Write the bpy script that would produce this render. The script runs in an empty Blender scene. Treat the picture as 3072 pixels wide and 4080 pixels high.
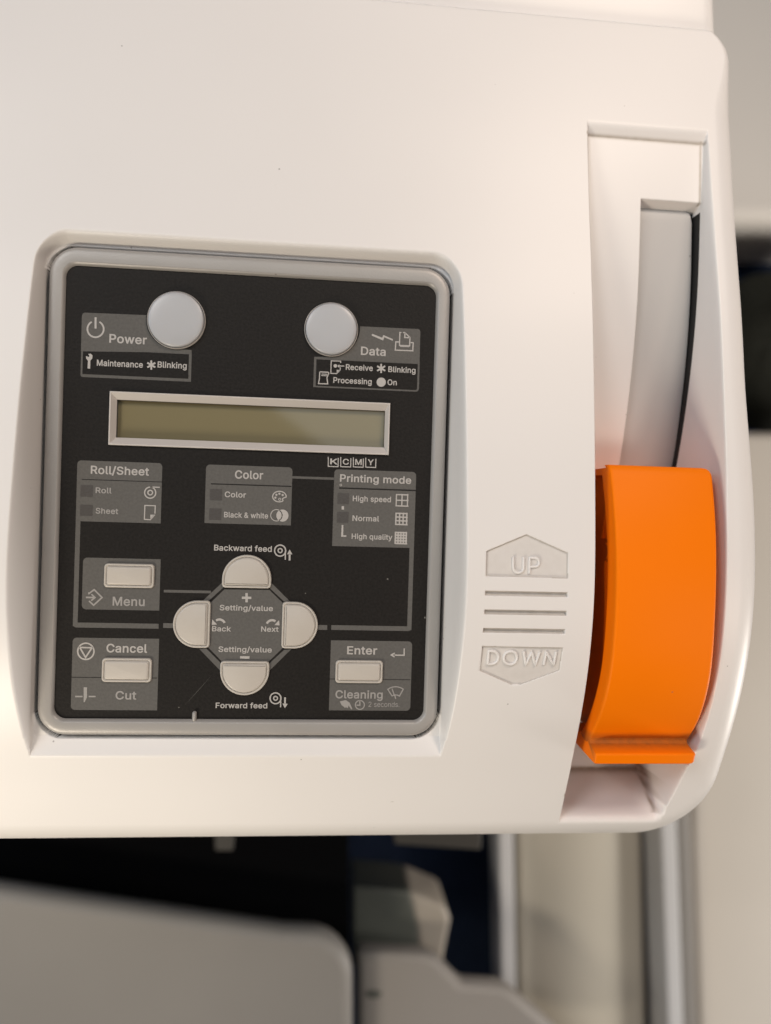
import bpy, math
import numpy as np
from mathutils import Matrix, Vector
from mathutils.geometry import delaunay_2d_cdt

# ------------------------------------------------------------------ camera, world, lamps, exposure
S = bpy.context.scene
COL = S.collection
MM = 0.001                                   # the model is laid out in millimetres

CAM_R = np.array([[0.9952510618619803, -0.02970109114660871, -0.0926993476099015],
                  [0.030340220727951145, 0.9995245377251015, 0.005492676178453268],
                  [0.09249213409139026, -0.008279110466891126, 0.9956789951891614]])
CAM_P = np.array([16.83980783, -1.4811491, 202.89403764])
FPX = 3070.0

cam_data = bpy.data.cameras.new('camera')
cam_data.sensor_fit = 'HORIZONTAL'
cam_data.sensor_width = 36.0
cam_data.lens = 36.0 * FPX / 3072.0
cam_data.clip_start = 0.01
cam_data.clip_end = 20.0
cam_data.dof.use_dof = True
cam_data.dof.focus_distance = 0.199
cam_data.dof.aperture_fstop = 8.5
cam = bpy.data.objects.new('camera', cam_data)
COL.objects.link(cam)
m = Matrix([list(CAM_R[i]) + [CAM_P[i] * MM] for i in range(3)] + [[0, 0, 0, 1]])
cam.matrix_world = m
S.camera = cam

world = bpy.data.worlds.new('World')
S.world = world
world.use_nodes = True
bgn = world.node_tree.nodes['Background']
bgn.inputs['Color'].default_value = (0.93, 0.96, 1.0, 1)
bgn.inputs['Strength'].default_value = 0.02


def area(name, loc, target, size, power, color):
    d = bpy.data.lights.new(name, 'AREA')
    d.shape = 'DISK'
    d.size = size
    d.energy = power
    d.color = color
    o = bpy.data.objects.new(name, d)
    o.location = loc
    o.rotation_euler = (Vector(target) - Vector(loc)).to_track_quat('-Z', 'Y').to_euler()
    COL.objects.link(o)
    return o


area('ceiling_lamp', (-0.60, 0.60, 0.90), (0.03, 0, 0), 0.40, 4.4, (1.0, 0.985, 0.99))
area('right_lamp', (0.23, 0.35, 0.36), (0.14, 0.14, 0), 0.14, 1.35, (1.0, 0.82, 0.68))
area('slot_lamp', (0.30, -0.11, 0.32), (0.18, 0.0, 0), 0.08, 0.31, (1.0, 0.80, 0.66))
area('front_lamp', (-0.10, -0.60, 0.25), (0.0, 0, 0), 0.20, 0.22, (1.0, 0.80, 0.62))
area('left_lamp', (-0.19, -0.28, 0.20), (-0.10, -0.09, 0), 0.10, 0.98, (1.0, 0.88, 0.71))
area('window_light', (-1.30, 0.35, 0.75), (0.03, 0, 0), 0.80, 2.8, (0.50, 0.74, 1.0))
area('side_lamp', (0.95, -0.40, -0.06), (0.35, -0.20, -0.34), 0.30, 6.0, (1.0, 0.94, 0.86))  # added fill below shell level, brightens only the background
panel_light = area('ceiling_panel', (0.056, 0.608, 1.50), (0.056, 0.608, 0.0), 0.8, 4.2, (0.95, 1.0, 1.0))  # added rectangle whose slanted edge forms the reflection on the display
panel_light.data.shape = 'RECTANGLE'
panel_light.data.size_y = 1.2
panel_light.rotation_euler = (0, 0, math.radians(54))

S.view_settings.view_transform = 'Standard'
S.view_settings.look = 'None'
S.view_settings.exposure = 0.0
S.view_settings.gamma = 1.0
S.view_settings.use_curve_mapping = False
S.render.engine = 'CYCLES'
S.cycles.use_denoising = True
S.cycles.max_bounces = 8
S.cycles.diffuse_bounces = 5


# ------------------------------------------------------------------ measuring helpers
def at(px, py, z=0.0):
    """point of the photograph -> point of the world on the level z (mm)"""
    d = CAM_R @ np.array([(px - 1536) / FPX, -(py - 2040) / FPX, -1.0])
    t = (z - CAM_P[2]) / d[2]
    return CAM_P + t * d


ZONE = {1: (150, 900, 1.8511), 2: (1000, 900, 1.8511), 3: (150, 1750, 1.8511), 4: (1000, 1750, 1.8511),
        5: (100, 2350, 1.8511), 6: (1000, 2350, 1.8511), 7: (600, 2100, 2.0825), 8: (1850, 2050, 2.764), 0: (0, 0, 1.0)}


def Q(zone, x, y, z=0.0):
    ox, oy, s = ZONE[zone]
    p = at(ox + x / s, oy + y / s, z)
    return np.array([p[0], p[1]])


# ------------------------------------------------------------------ object helpers
def tag(o, label=None, cat=None, group=None, kind=None):
    for k, v in (('label', label), ('category', cat), ('group', group), ('kind', kind)):
        if v:
            o[k] = v
    return o


def place(o, parent):
    COL.objects.link(o)
    if parent is not None:
        o.parent = parent
        w = Vector((0, 0, 0))
        q = parent
        while q is not None:
            w += q.location
            q = q.parent
        o.location = -w
    return o


def empty(name, loc):
    o = bpy.data.objects.new(name, None)
    o.location = Vector(loc) * MM
    o.empty_display_size = 0.02
    COL.objects.link(o)
    return o


class Mesh:
    """collects polygons (mm) with material slots"""

    def __init__(self):
        self.v, self.f, self.mi, self.mats = [], [], [], []

    def slot(self, mat):
        if mat not in self.mats:
            self.mats.append(mat)
        return self.mats.index(mat)

    def add(self, verts, faces, mat):
        n = len(self.v)
        i = self.slot(mat)
        self.v += [tuple(map(float, p)) for p in verts]
        for f in faces:
            self.f.append(tuple(n + k for k in f))
            self.mi.append(i)

    def poly(self, pts, z, mat):
        pts = list(pts)
        a = sum(pts[i - 1][0] * pts[i][1] - pts[i][0] * pts[i - 1][1] for i in range(len(pts)))
        if a < 0:
            pts = pts[::-1]
        self.add([(p[0], p[1], z) for p in pts], [tuple(range(len(pts)))], mat)

    def rings(self, rings, mat, cap_last=True, cap_first=False, closed=True):
        n = len(rings[0])
        vs = [p for r in rings for p in r]
        fs = []
        for k in range(len(rings) - 1):
            for i in range(n if closed else n - 1):
                j = (i + 1) % n
                fs.append((k * n + i, k * n + j, (k + 1) * n + j, (k + 1) * n + i))
        if cap_last:
            fs.append(tuple((len(rings) - 1) * n + i for i in range(n)))
        if cap_first:
            fs.append(tuple(range(n - 1, -1, -1)))
        self.add(vs, fs, mat)

    def box(self, x0, x1, y0, y1, z0, z1, mat):
        v = [(x, y, z) for z in (z0, z1) for (x, y) in ((x0, y0), (x1, y0), (x1, y1), (x0, y1))]
        self.add(v, [(3, 2, 1, 0), (4, 5, 6, 7), (0, 1, 5, 4), (1, 2, 6, 5), (2, 3, 7, 6), (3, 0, 4, 7)], mat)

    def build(self, name, parent=None, smooth=False, bevel=0, label=None, grime=None):
        me = bpy.data.meshes.new(name)
        me.from_pydata([(p[0] * MM, p[1] * MM, p[2] * MM) for p in self.v], [], self.f)
        for mt in self.mats:
            me.materials.append(mt)
        me.polygons.foreach_set('material_index', self.mi)
        if grime is not None:
            g_ = me.attributes.new('grime', 'FLOAT', 'POINT')
            g_.data.foreach_set('value', np.array([grime(*p) for p in self.v], np.float32))
        if smooth is not False:
            me.polygons.foreach_set('use_smooth', [True] * len(self.f))
            if smooth is not True:
                try:
                    me.set_sharp_from_angle(angle=math.radians(smooth))
                except Exception:
                    pass
        me.update()
        o = bpy.data.objects.new(name, me)
        place(o, parent)
        if bevel:
            b = o.modifiers.new('bevel', 'BEVEL')
            b.width = bevel * MM
            b.segments = 3
            b.limit_method = 'ANGLE'
            b.angle_limit = math.radians(40)
        if label:
            o['label'] = label
        return o


def rrect(x0, x1, y0, y1, r, n=8, rs=None):
    """counter-clockwise rounded rectangle; rs = radii of (BL, BR, TR, TL)"""
    rs = rs or (r, r, r, r)
    out = []
    for (cx, cy, a0, rr) in ((x0, y0, 180, rs[0]), (x1, y0, 270, rs[1]), (x1, y1, 0, rs[2]), (x0, y1, 90, rs[3])):
        sx = 1 if cx == x0 else -1
        sy = 1 if cy == y0 else -1
        rr = max(rr, 1e-3)
        for k in range(n + 1):
            a = math.radians(a0 + 90 * k / n)
            out.append((cx + sx * rr + rr * math.cos(a), cy + sy * rr + rr * math.sin(a)))
    return out


def inset(pts, d):
    """move a ccw convex outline inwards by d"""
    P = np.array(pts)
    n = len(P)
    e = np.roll(P, -1, 0) - P
    L = np.linalg.norm(e, axis=1)
    L[L < 1e-9] = 1e-9
    nrm = np.c_[-e[:, 1], e[:, 0]] / L[:, None]
    out = []
    for i in range(n):
        a, b = nrm[i - 1], nrm[i]
        s = a + b
        k = s @ s
        out.append(P[i] + (2 * s / k * d if k > 0.2 else b * d))
    return np.array(out)


def lift(pts, z):
    return [(p[0], p[1], z) for p in pts]


# ------------------------------------------------------------------ materials
def mat(name, col, rough=0.5, spec=0.5, bump=0.0, bscale=3000.0, vary=0.0, vscale=60.0, metal=0.0, speck=0.0,
        dust=None, speck_col=(0.12, 0.10, 0.09), coat=0.0, transmission=0.0, sss=0.0, bdist=0.0001):
    mt = bpy.data.materials.new(name)
    mt.use_nodes = True
    nt = mt.node_tree
    b = nt.nodes['Principled BSDF']
    b.inputs['Base Color'].default_value = (*col, 1)
    b.inputs['Roughness'].default_value = rough
    b.inputs['Specular IOR Level'].default_value = spec
    b.inputs['Metallic'].default_value = metal
    if coat:
        b.inputs['Coat Weight'].default_value = coat
        b.inputs['Coat Roughness'].default_value = 0.045
    if sss:
        b.inputs['Subsurface Weight'].default_value = sss
        b.inputs['Subsurface Radius'].default_value = (1.0, 0.8, 0.7)
        b.inputs['Subsurface Scale'].default_value = 0.002
    tc = nt.nodes.new('ShaderNodeTexCoord')
    cur = None

    def mixin(fac_socket, colour, factor_scale=1.0, base=None):
        nonlocal cur
        mx = nt.nodes.new('ShaderNodeMix')
        mx.data_type = 'RGBA'
        if cur is None:
            mx.inputs[6].default_value = (*col, 1)
        else:
            nt.links.new(cur, mx.inputs[6])
        mx.inputs[7].default_value = (*colour, 1)
        nt.links.new(fac_socket, mx.inputs[0])
        cur = mx.outputs[2]

    if vary:
        n = nt.nodes.new('ShaderNodeTexNoise')
        n.inputs['Scale'].default_value = vscale
        n.inputs['Detail'].default_value = 4
        nt.links.new(tc.outputs['Object'], n.inputs['Vector'])
        r = nt.nodes.new('ShaderNodeMapRange')
        r.inputs['From Min'].default_value = 0.35
        r.inputs['From Max'].default_value = 0.7
        r.inputs['To Max'].default_value = vary
        nt.links.new(n.outputs['Fac'], r.inputs['Value'])
        mixin(r.outputs['Result'], tuple(c * 0.55 for c in col))
    if speck:
        vo = nt.nodes.new('ShaderNodeTexVoronoi')
        vo.inputs['Scale'].default_value = 190.0
        nt.links.new(tc.outputs['Object'], vo.inputs['Vector'])
        sep = nt.nodes.new('ShaderNodeSeparateColor')
        nt.links.new(vo.outputs['Color'], sep.inputs['Color'])
        # only a few cells carry a speck of grime, each with its own size
        th = nt.nodes.new('ShaderNodeMapRange')
        th.inputs['From Min'].default_value = 0.78
        th.inputs['From Max'].default_value = 1.0
        th.inputs['To Min'].default_value = 0.0
        th.inputs['To Max'].default_value = 0.055
        nt.links.new(sep.outputs[0], th.inputs['Value'])
        lt = nt.nodes.new('ShaderNodeMath')
        lt.operation = 'LESS_THAN'
        nt.links.new(vo.outputs['Distance'], lt.inputs[0])
        nt.links.new(th.outputs['Result'], lt.inputs[1])
        sc = nt.nodes.new('ShaderNodeMath')
        sc.operation = 'MULTIPLY'
        sc.inputs[1].default_value = speck
        nt.links.new(lt.outputs[0], sc.inputs[0])
        mixin(sc.outputs[0], speck_col)
        if speck_col[0] < 0.2:
            # short curved dust fibres
            wn = nt.nodes.new('ShaderNodeTexNoise')
            wn.inputs['Scale'].default_value = 260.0
            nt.links.new(tc.outputs['Object'], wn.inputs['Vector'])
            mxv = nt.nodes.new('ShaderNodeMix')
            mxv.data_type = 'VECTOR'
            mxv.inputs['Factor'].default_value = 0.006
            nt.links.new(tc.outputs['Object'], mxv.inputs[4])
            nt.links.new(wn.outputs['Color'], mxv.inputs[5])
            mp = nt.nodes.new('ShaderNodeMapping')
            mp.inputs['Rotation'].default_value = (0, 0, 0.7)
            mp.inputs['Scale'].default_value = (40, 240, 40)
            nt.links.new(mxv.outputs[1], mp.inputs['Vector'])
            v2 = nt.nodes.new('ShaderNodeTexVoronoi')
            v2.inputs['Scale'].default_value = 1.0
            nt.links.new(mp.outputs['Vector'], v2.inputs['Vector'])
            s2 = nt.nodes.new('ShaderNodeSeparateColor')
            nt.links.new(v2.outputs['Color'], s2.inputs['Color'])
            t2 = nt.nodes.new('ShaderNodeMapRange')
            t2.inputs['From Min'].default_value = 0.90
            t2.inputs['From Max'].default_value = 1.0
            t2.inputs['To Max'].default_value = 0.05
            nt.links.new(s2.outputs[1], t2.inputs['Value'])
            l2 = nt.nodes.new('ShaderNodeMath')
            l2.operation = 'LESS_THAN'
            nt.links.new(v2.outputs['Distance'], l2.inputs[0])
            nt.links.new(t2.outputs['Result'], l2.inputs[1])
            m2 = nt.nodes.new('ShaderNodeMath')
            m2.operation = 'MULTIPLY'
            m2.inputs[1].default_value = speck * 0.7
            nt.links.new(l2.outputs[0], m2.inputs[0])
            mixin(m2.outputs[0], (0.25, 0.22, 0.19))
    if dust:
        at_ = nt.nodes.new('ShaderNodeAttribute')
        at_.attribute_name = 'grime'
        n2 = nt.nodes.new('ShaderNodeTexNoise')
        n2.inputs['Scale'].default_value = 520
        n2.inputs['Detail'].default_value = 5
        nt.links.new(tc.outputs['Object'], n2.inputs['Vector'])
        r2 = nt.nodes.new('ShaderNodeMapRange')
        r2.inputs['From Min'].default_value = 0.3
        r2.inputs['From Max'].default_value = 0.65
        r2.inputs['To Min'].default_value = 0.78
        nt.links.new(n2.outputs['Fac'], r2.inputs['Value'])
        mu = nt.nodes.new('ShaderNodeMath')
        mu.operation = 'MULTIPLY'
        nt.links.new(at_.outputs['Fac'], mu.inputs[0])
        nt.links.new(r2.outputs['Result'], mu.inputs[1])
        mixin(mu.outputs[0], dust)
    if cur is not None:
        nt.links.new(cur, b.inputs['Base Color'])
    if bump:
        n = nt.nodes.new('ShaderNodeTexNoise')
        n.inputs['Scale'].default_value = bscale
        n.inputs['Detail'].default_value = 3
        nt.links.new(tc.outputs['Object'], n.inputs['Vector'])
        bp = nt.nodes.new('ShaderNodeBump')
        bp.inputs['Strength'].default_value = bump
        bp.inputs['Distance'].default_value = bdist
        nt.links.new(n.outputs['Fac'], bp.inputs['Height'])
        nt.links.new(bp.outputs['Normal'], b.inputs['Normal'])
    return mt


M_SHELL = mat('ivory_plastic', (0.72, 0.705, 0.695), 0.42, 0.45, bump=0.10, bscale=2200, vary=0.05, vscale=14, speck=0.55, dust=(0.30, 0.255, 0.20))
M_COVER = mat('ivory_cover_plastic', (0.72, 0.705, 0.695), 0.42, 0.45, bump=0.05, bscale=2500, speck=0.4)
M_BEZEL = mat('silver_grey_paint', (0.335, 0.323, 0.31), 0.40, 0.45, metal=0.15, bump=0.4, bscale=1800, vary=0.10, vscale=80, speck=0.5)
M_BLACK = mat('black_film', (0.0165, 0.0150, 0.0140), 0.52, 0.13, bump=0.5, bscale=1700, vary=0.75, vscale=1500, speck=0.5, speck_col=(0.30, 0.29, 0.27), bdist=0.00015)
M_PATCH = mat('grey_print', (0.110, 0.107, 0.102), 0.55, 0.12, bump=0.5, bscale=1700, vary=0.30, vscale=1500, bdist=0.00015)
M_LINE = mat('dark_print', (0.016, 0.015, 0.0145), 0.55, 0.14, bump=0.35, bscale=2600, bdist=0.00012)
M_TEXT = mat('light_print', (0.39, 0.375, 0.36), 0.46, 0.5, bump=0.3, bscale=2600, bdist=0.00012)
M_DIMTEXT = mat('light_grey_print', (0.29, 0.28, 0.27), 0.46, 0.5, bump=0.3, bscale=2600, bdist=0.00012)
M_LED = mat('dark_led_window', (0.060, 0.055, 0.052), 0.40, 0.5, bump=0.5, bscale=2200, bdist=0.00012)
M_KEY = mat('key_plastic', (0.46, 0.43, 0.39), 0.36, 0.5, bump=0.28, bscale=2000, vary=0.05, vscale=300)
M_LAMP = mat('milky_lamp_plastic', (0.41, 0.42, 0.44), 0.34, 0.5, sss=0.5)
M_FRAME = mat('display_frame_plastic', (0.50, 0.47, 0.445), 0.42, 0.5, bump=0.06, bscale=2000)
M_LCD = mat('display_glass', (0.170, 0.146, 0.078), 0.35, 0.3, coat=1.0)
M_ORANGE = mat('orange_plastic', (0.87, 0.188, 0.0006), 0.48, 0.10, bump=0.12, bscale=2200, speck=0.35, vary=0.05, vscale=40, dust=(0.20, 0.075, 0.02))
M_GUARD = mat('grey_guard_plastic', (0.43, 0.425, 0.42), 0.45, 0.45, bump=0.05, bscale=2500, speck=0.6)
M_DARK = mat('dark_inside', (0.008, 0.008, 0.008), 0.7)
M_CHASSIS = mat('dark_chassis', (0.02, 0.02, 0.022), 0.7)


# ------------------------------------------------------------------ the shell as a relief
def pchip(xk, yk):
    xk, yk = np.array(xk, float), np.array(yk, float)
    h = np.diff(xk)
    dl = np.diff(yk) / h
    d = np.zeros_like(xk)
    for i in range(1, len(xk) - 1):
        if dl[i - 1] * dl[i] > 0:
            w1, w2 = 2 * h[i] + h[i - 1], h[i] + 2 * h[i - 1]
            d[i] = (w1 + w2) / (w1 / dl[i - 1] + w2 / dl[i])
    d[0], d[-1] = dl[0], dl[-1]

    def f(x):
        x = np.asarray(x, float)
        i = np.clip(np.searchsorted(xk, x) - 1, 0, len(xk) - 2)
        t = (x - xk[i]) / h[i]
        return ((1 + 2 * t) * (1 - t) ** 2 * yk[i] + t * (1 - t) ** 2 * h[i] * d[i]
                + t * t * (3 - 2 * t) * yk[i + 1] + t * t * (t - 1) * h[i] * d[i + 1])
    return f


def spline(xk, yk):
    """natural cubic spline"""
    xk, yk = np.array(xk, float), np.array(yk, float)
    n = len(xk)
    h = np.diff(xk)
    A = np.eye(n)
    r = np.zeros(n)
    for i in range(1, n - 1):
        A[i, i - 1:i + 2] = h[i - 1], 2 * (h[i - 1] + h[i]), h[i]
        r[i] = 6 * ((yk[i + 1] - yk[i]) / h[i] - (yk[i] - yk[i - 1]) / h[i - 1])
    mm_ = np.linalg.solve(A, r)

    def f(x):
        x = np.asarray(x, float)
        i = np.clip(np.searchsorted(xk, x) - 1, 0, n - 2)
        a, b = xk[i + 1] - x, x - xk[i]
        return (mm_[i] * a ** 3 / (6 * h[i]) + mm_[i + 1] * b ** 3 / (6 * h[i])
                + (yk[i] / h[i] - mm_[i] * h[i] / 6) * a + (yk[i + 1] / h[i] - mm_[i + 1] * h[i] / 6) * b)
    return f


shell_z = spline([-100, -85, -75, -67, -61, -52, -40, -22, 0, 18, 36, 54, 69, 86, 104, 126, 145],
                 [-14.5, -7.2, -2.7, 1.0, 3.7, 7.2, 10.7, 13.0, 11.8, 9.9, 7.6, 5.0, 2.2, -0.9, -3.7, -7.2, -10.2])


def x_edge(y):
    t = np.clip((40 - y) / 45, 0, 1)
    return 132.9 + 1.5 * t * t * (3 - 2 * t)


Y_FRONT, Y_TOP, R_BR, R_TR = -96.0, 138.2, 22.0, 9.0


def plan_sd(x, y):
    """signed distance to the outline of the housing seen from above (negative inside)"""
    xx = x - x_edge(y)
    r = np.where(y < 20, R_BR, R_TR)
    qx = xx + r
    qy = np.where(y < 20, (Y_FRONT + r) - y, y - (Y_TOP - r))
    return np.hypot(np.maximum(qx, 0), np.maximum(qy, 0)) + np.minimum(np.maximum(qx, qy), 0) - r


def smin(a, b, k):
    h = np.maximum(k - np.abs(a - b), 0) / k
    return np.minimum(a, b) - h * h * k * 0.25


def smax(a, b, k):
    return -smin(-a, -b, k)


def plate_z(y):
    """floor of the lever slot"""
    z = np.where(y < 70, -4.4 - (y - 70) ** 2 / 342.0, -4.4 - (y - 70) ** 2 / 1200.0)
    return smax(z, np.full_like(z, -27.0), 4.0)


def poly_sd(x, y, P):
    """signed distance to a polygon, negative inside"""
    P = np.array(P)
    d = np.full(x.shape, 1e9)
    inside = np.zeros(x.shape, bool)
    for i in range(len(P)):
        a, b = P[i - 1], P[i]
        e = b - a
        wx, wy = x - a[0], y - a[1]
        t = np.clip((wx * e[0] + wy * e[1]) / (e @ e), 0, 1)
        d = np.minimum(d, np.hypot(wx - t * e[0], wy - t * e[1]))
        c = ((a[1] > y) != (b[1] > y)) & (x < (b[0] - a[0]) * (y - a[1]) / (b[1] - a[1] + 1e-12) + a[0])
        inside ^= c
    return np.where(inside, -d, d)


ZL = 12.7
up_poly = [Q(8, 690, 222, ZL), Q(8, 1140, 425, ZL), Q(8, 1135, 700, ZL), Q(8, 237, 678, ZL), Q(8, 247, 405, ZL)]
down_poly = [Q(8, 210, 1462, ZL), Q(8, 1100, 1480, ZL), Q(8, 1078, 1740, ZL), Q(8, 605, 1930, ZL), Q(8, 197, 1745, ZL)]
bars = []
for (xa, ya, xb, yb) in ((232, 843, 1133, 908), (226, 1050, 1125, 1112), (217, 1258, 1113, 1317)):
    a, b = Q(8, xa, ya, ZL), Q(8, xb, yb, ZL)
    bars.append([(a[0], a[1]), (b[0], a[1]), (b[0], b[1]), (a[0], b[1])])
pockets = [(up_poly, 0.55), (down_poly, 0.55)] + [(b, 0.8) for b in bars]

SEG_X = [(-210, -58, 2.0), (-58, -47, 0.2), (-47, 46, 1.5), (46, 57, 0.2), (57, 60, 0.5), (60, 83.5, 0.14), (83.5, 86, 0.5),
         (86, 91, 0.16), (91, 103, 0.8), (103, 107, 0.2), (107, 119, 0.8), (119, 136.4, 0.17)]
SEG_Y = [(-97.5, -52, 0.2), (-52, -46, 0.5), (-46, -6, 0.13), (-6, 55, 0.8), (55, 70, 0.2), (70, 83, 0.8), (83, 109, 0.2),
         (109, 126, 0.8), (126, 139.6, 0.2)]


def lines(seg):
    out = []
    for a, b, s in seg:
        out += list(np.linspace(a, b, max(1, int(round((b - a) / s))), endpoint=False))
    return np.array(out + [seg[-1][1]])


gx, gy = lines(SEG_X), lines(SEG_Y)
X, Y = np.meshgrid(gx, gy)
base = shell_z(Y)
grime = np.zeros_like(X)

# rounded outer edge
sd = plan_sd(X, Y)
tt = np.clip((Y - 112) / 22, 0, 1)
RF = 7.5 + (0.9 - 7.5) * tt * tt * (3 - 2 * tt) * np.clip((132 - X) / 9 + 0.35, 0.35, 1)
u = np.clip(sd + RF, 0, RF)
Z = base - (RF - np.sqrt(np.maximum(RF ** 2 - u ** 2, 0)))

# recess of the control panel
HX0, HX1, HY0, HY1, HR = -52.7, 52.05, -62.9, 62.9, 7.5
cx, hx, rr, yt = (-52.8 + 52.2) / 2, (52.2 + 52.8) / 2, 6.5, 63.5
qx, qy = np.maximum(np.abs(X - cx) - (hx - rr), 0), np.maximum(Y - (yt - rr), 0)
d = np.where((qx > 0) | (qy > 0), np.hypot(qx, qy), 0) - rr
ang = np.arctan2(qy, np.maximum(qx, 1e-6))
kx = np.where(X < 0, 7.5, 5.2)
k = kx * np.cos(ang) ** 2 + 2.6 * np.sin(ang) ** 2
z0 = -1.0 + 0.42 * np.maximum(0, -62.2 - Y)
cut = z0 + np.maximum(d, 0) * k
depth = np.maximum(base - z0, 0)
ksm = np.clip(depth * 0.55, 0.35, np.where(X < 0, 5.5, 4.5)) * np.cos(ang) ** 2 + 3.4 * np.sin(ang) ** 2
ksm = np.where(Y < -62, np.minimum(ksm, 0.5), ksm)
Z = smin(Z, cut, np.maximum(ksm, 0.3))
# the opening that takes the panel
hcx, hcy, hhx, hhy = (HX0 + HX1) / 2, (HY0 + HY1) / 2, (HX1 - HX0) / 2, (HY1 - HY0) / 2
qx, qy = np.abs(X - hcx) - (hhx - HR), np.abs(Y - hcy) - (hhy - HR)
dh = np.hypot(np.maximum(qx, 0), np.maximum(qy, 0)) + np.minimum(np.maximum(qx, qy), 0) - HR
Z = np.minimum(Z, np.maximum(-22.0, -22.0 + np.maximum(dh + 0.40, 0) * 52.0))

# slot of the lever
fl = plate_z(Y)
bend = 5.2 * (np.maximum(-48 - Y, 0) / 39.0) ** 2
wall_top = X - (123.15 - bend)
wall_in = wall_top + 1.0
c1 = np.maximum(fl, base + (88.75 - X) * 26)
c2 = np.maximum(fl, base + wall_top * np.maximum(base - fl, 4) / 1.0)
c3 = fl + np.maximum(Y - 103.2, 0) * 0.5
c4 = fl + np.maximum(-79.5 - Y, 0) * 2.3
cut = np.maximum(np.maximum(c1, c2), np.maximum(c3, c4))
cut = np.maximum(cut, fl)
dep = np.maximum(base - fl, 0)
ksm = np.where(c1 >= cut - 1e-6, np.minimum(9.0, dep * 0.7), np.minimum(20.0, dep * 0.8))
ksm = np.where((Y > 103), np.minimum(ksm, 0.7), ksm)
ksm = np.where(Y < -70, np.minimum(ksm, 6.0), ksm)
in_slot = (X > 84) & (Y < 109)
Z = np.where(in_slot, smin(Z, cut, np.maximum(ksm, 0.3)), Z)
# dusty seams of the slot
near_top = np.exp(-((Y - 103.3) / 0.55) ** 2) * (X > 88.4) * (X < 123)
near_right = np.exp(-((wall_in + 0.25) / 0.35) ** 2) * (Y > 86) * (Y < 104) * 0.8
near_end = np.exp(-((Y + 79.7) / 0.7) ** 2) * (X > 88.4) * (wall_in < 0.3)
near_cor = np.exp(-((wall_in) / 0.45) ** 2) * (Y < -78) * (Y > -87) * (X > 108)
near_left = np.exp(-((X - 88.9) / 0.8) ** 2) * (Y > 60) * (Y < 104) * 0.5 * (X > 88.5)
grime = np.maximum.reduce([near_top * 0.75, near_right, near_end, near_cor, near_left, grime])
# pit for the moving guard of the lever
pit = np.maximum(np.maximum((105.0 - X) * 26, (Y - 85.2) * 2.8), np.maximum((wall_in + 0.05) * 26, (-48 - Y) * 10))
pz = np.maximum(-38.0 + np.maximum(pit + 30, 0) * 0.0, -38.0)
zp = np.where(pit > 0, 1e3, pz)
zp = np.maximum(-38.0, (fl - 4.0) + pit)
zp = np.where(pit < 0, np.where(Y > 83.8, np.maximum(-38, fl - 4.0 + pit), -38.0), zp)
Z = np.where((X > 103) & (Y < 88) & (wall_in < 1.2), np.minimum(Z, np.maximum(zp, -38)), Z)

# moulded arrow fields and bars beside the lever
for P, dp in pockets:
    dd = poly_sd(X, Y, P)
    dd = np.where((X > 58) & (X < 85) & (Y > -46) & (Y < -5), dd, 99)
    Z = Z - dp * np.clip((0.12 - dd) / 0.28, 0, 1)
    if dp < 0.7:
        grime = np.maximum(grime, np.where(dd < 0.05, 0.26 + 0.46 * np.exp(-np.maximum(-dd, 0) / 0.22), 0))
    else:
        grime = np.maximum(grime, np.where(dd < 0.05, 0.62, 0))

# vertical outer wall: everything outside the outline comes onto it, far down
eps = 1e-3
gxs = (plan_sd(X + eps, Y) - plan_sd(X - eps, Y)) / (2 * eps)
gys = (plan_sd(X, Y + eps) - plan_sd(X, Y - eps)) / (2 * eps)
out = sd > -0.02
low = np.where((Y > 128) & (X < 128), -14.0, -46.0)
Xf = np.where(out, X - sd * gxs, X)
Yf = np.where(out, Y - sd * gys, Y)
Zf = np.where(out, low, Z)

printer = empty('large_format_printer', (0, 20, -180))
tag(printer, 'off-white wide-format printer with dark control panel and orange UP DOWN lever', 'printer')

ny, nx = X.shape
me = bpy.data.meshes.new('housing')
co = np.stack([Xf, Yf, Zf], -1).reshape(-1, 3) * MM
idx = np.arange(ny * nx).reshape(ny, nx)
quads = np.stack([idx[:-1, :-1], idx[:-1, 1:], idx[1:, 1:], idx[1:, :-1]], -1).reshape(-1, 4)
me.vertices.add(len(co))
me.vertices.foreach_set('co', co.astype(np.float32).ravel())
me.loops.add(quads.size)
me.loops.foreach_set('vertex_index', quads.astype(np.int32).ravel())
me.polygons.add(len(quads))
me.polygons.foreach_set('loop_start', np.arange(0, quads.size, 4, dtype=np.int32))
me.polygons.foreach_set('use_smooth', np.ones(len(quads), dtype=bool))
me.update(calc_edges=True)
me.validate()
ga = me.attributes.new('grime', 'FLOAT', 'POINT')
if len(ga.data) == grime.size:
    ga.data.foreach_set('value', grime.astype(np.float32).ravel())
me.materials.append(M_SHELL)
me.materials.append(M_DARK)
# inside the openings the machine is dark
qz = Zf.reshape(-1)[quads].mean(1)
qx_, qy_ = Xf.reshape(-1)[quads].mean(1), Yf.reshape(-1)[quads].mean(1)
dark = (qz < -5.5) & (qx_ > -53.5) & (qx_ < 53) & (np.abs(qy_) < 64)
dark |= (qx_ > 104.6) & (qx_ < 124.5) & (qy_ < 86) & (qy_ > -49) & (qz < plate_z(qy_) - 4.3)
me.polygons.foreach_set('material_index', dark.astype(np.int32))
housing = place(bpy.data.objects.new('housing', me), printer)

# dark inside of the printer and its lower body
b = Mesh()
b.box(-205, 118, -78, 136, -120, -50, M_CHASSIS)
b.build('chassis', printer)

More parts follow.
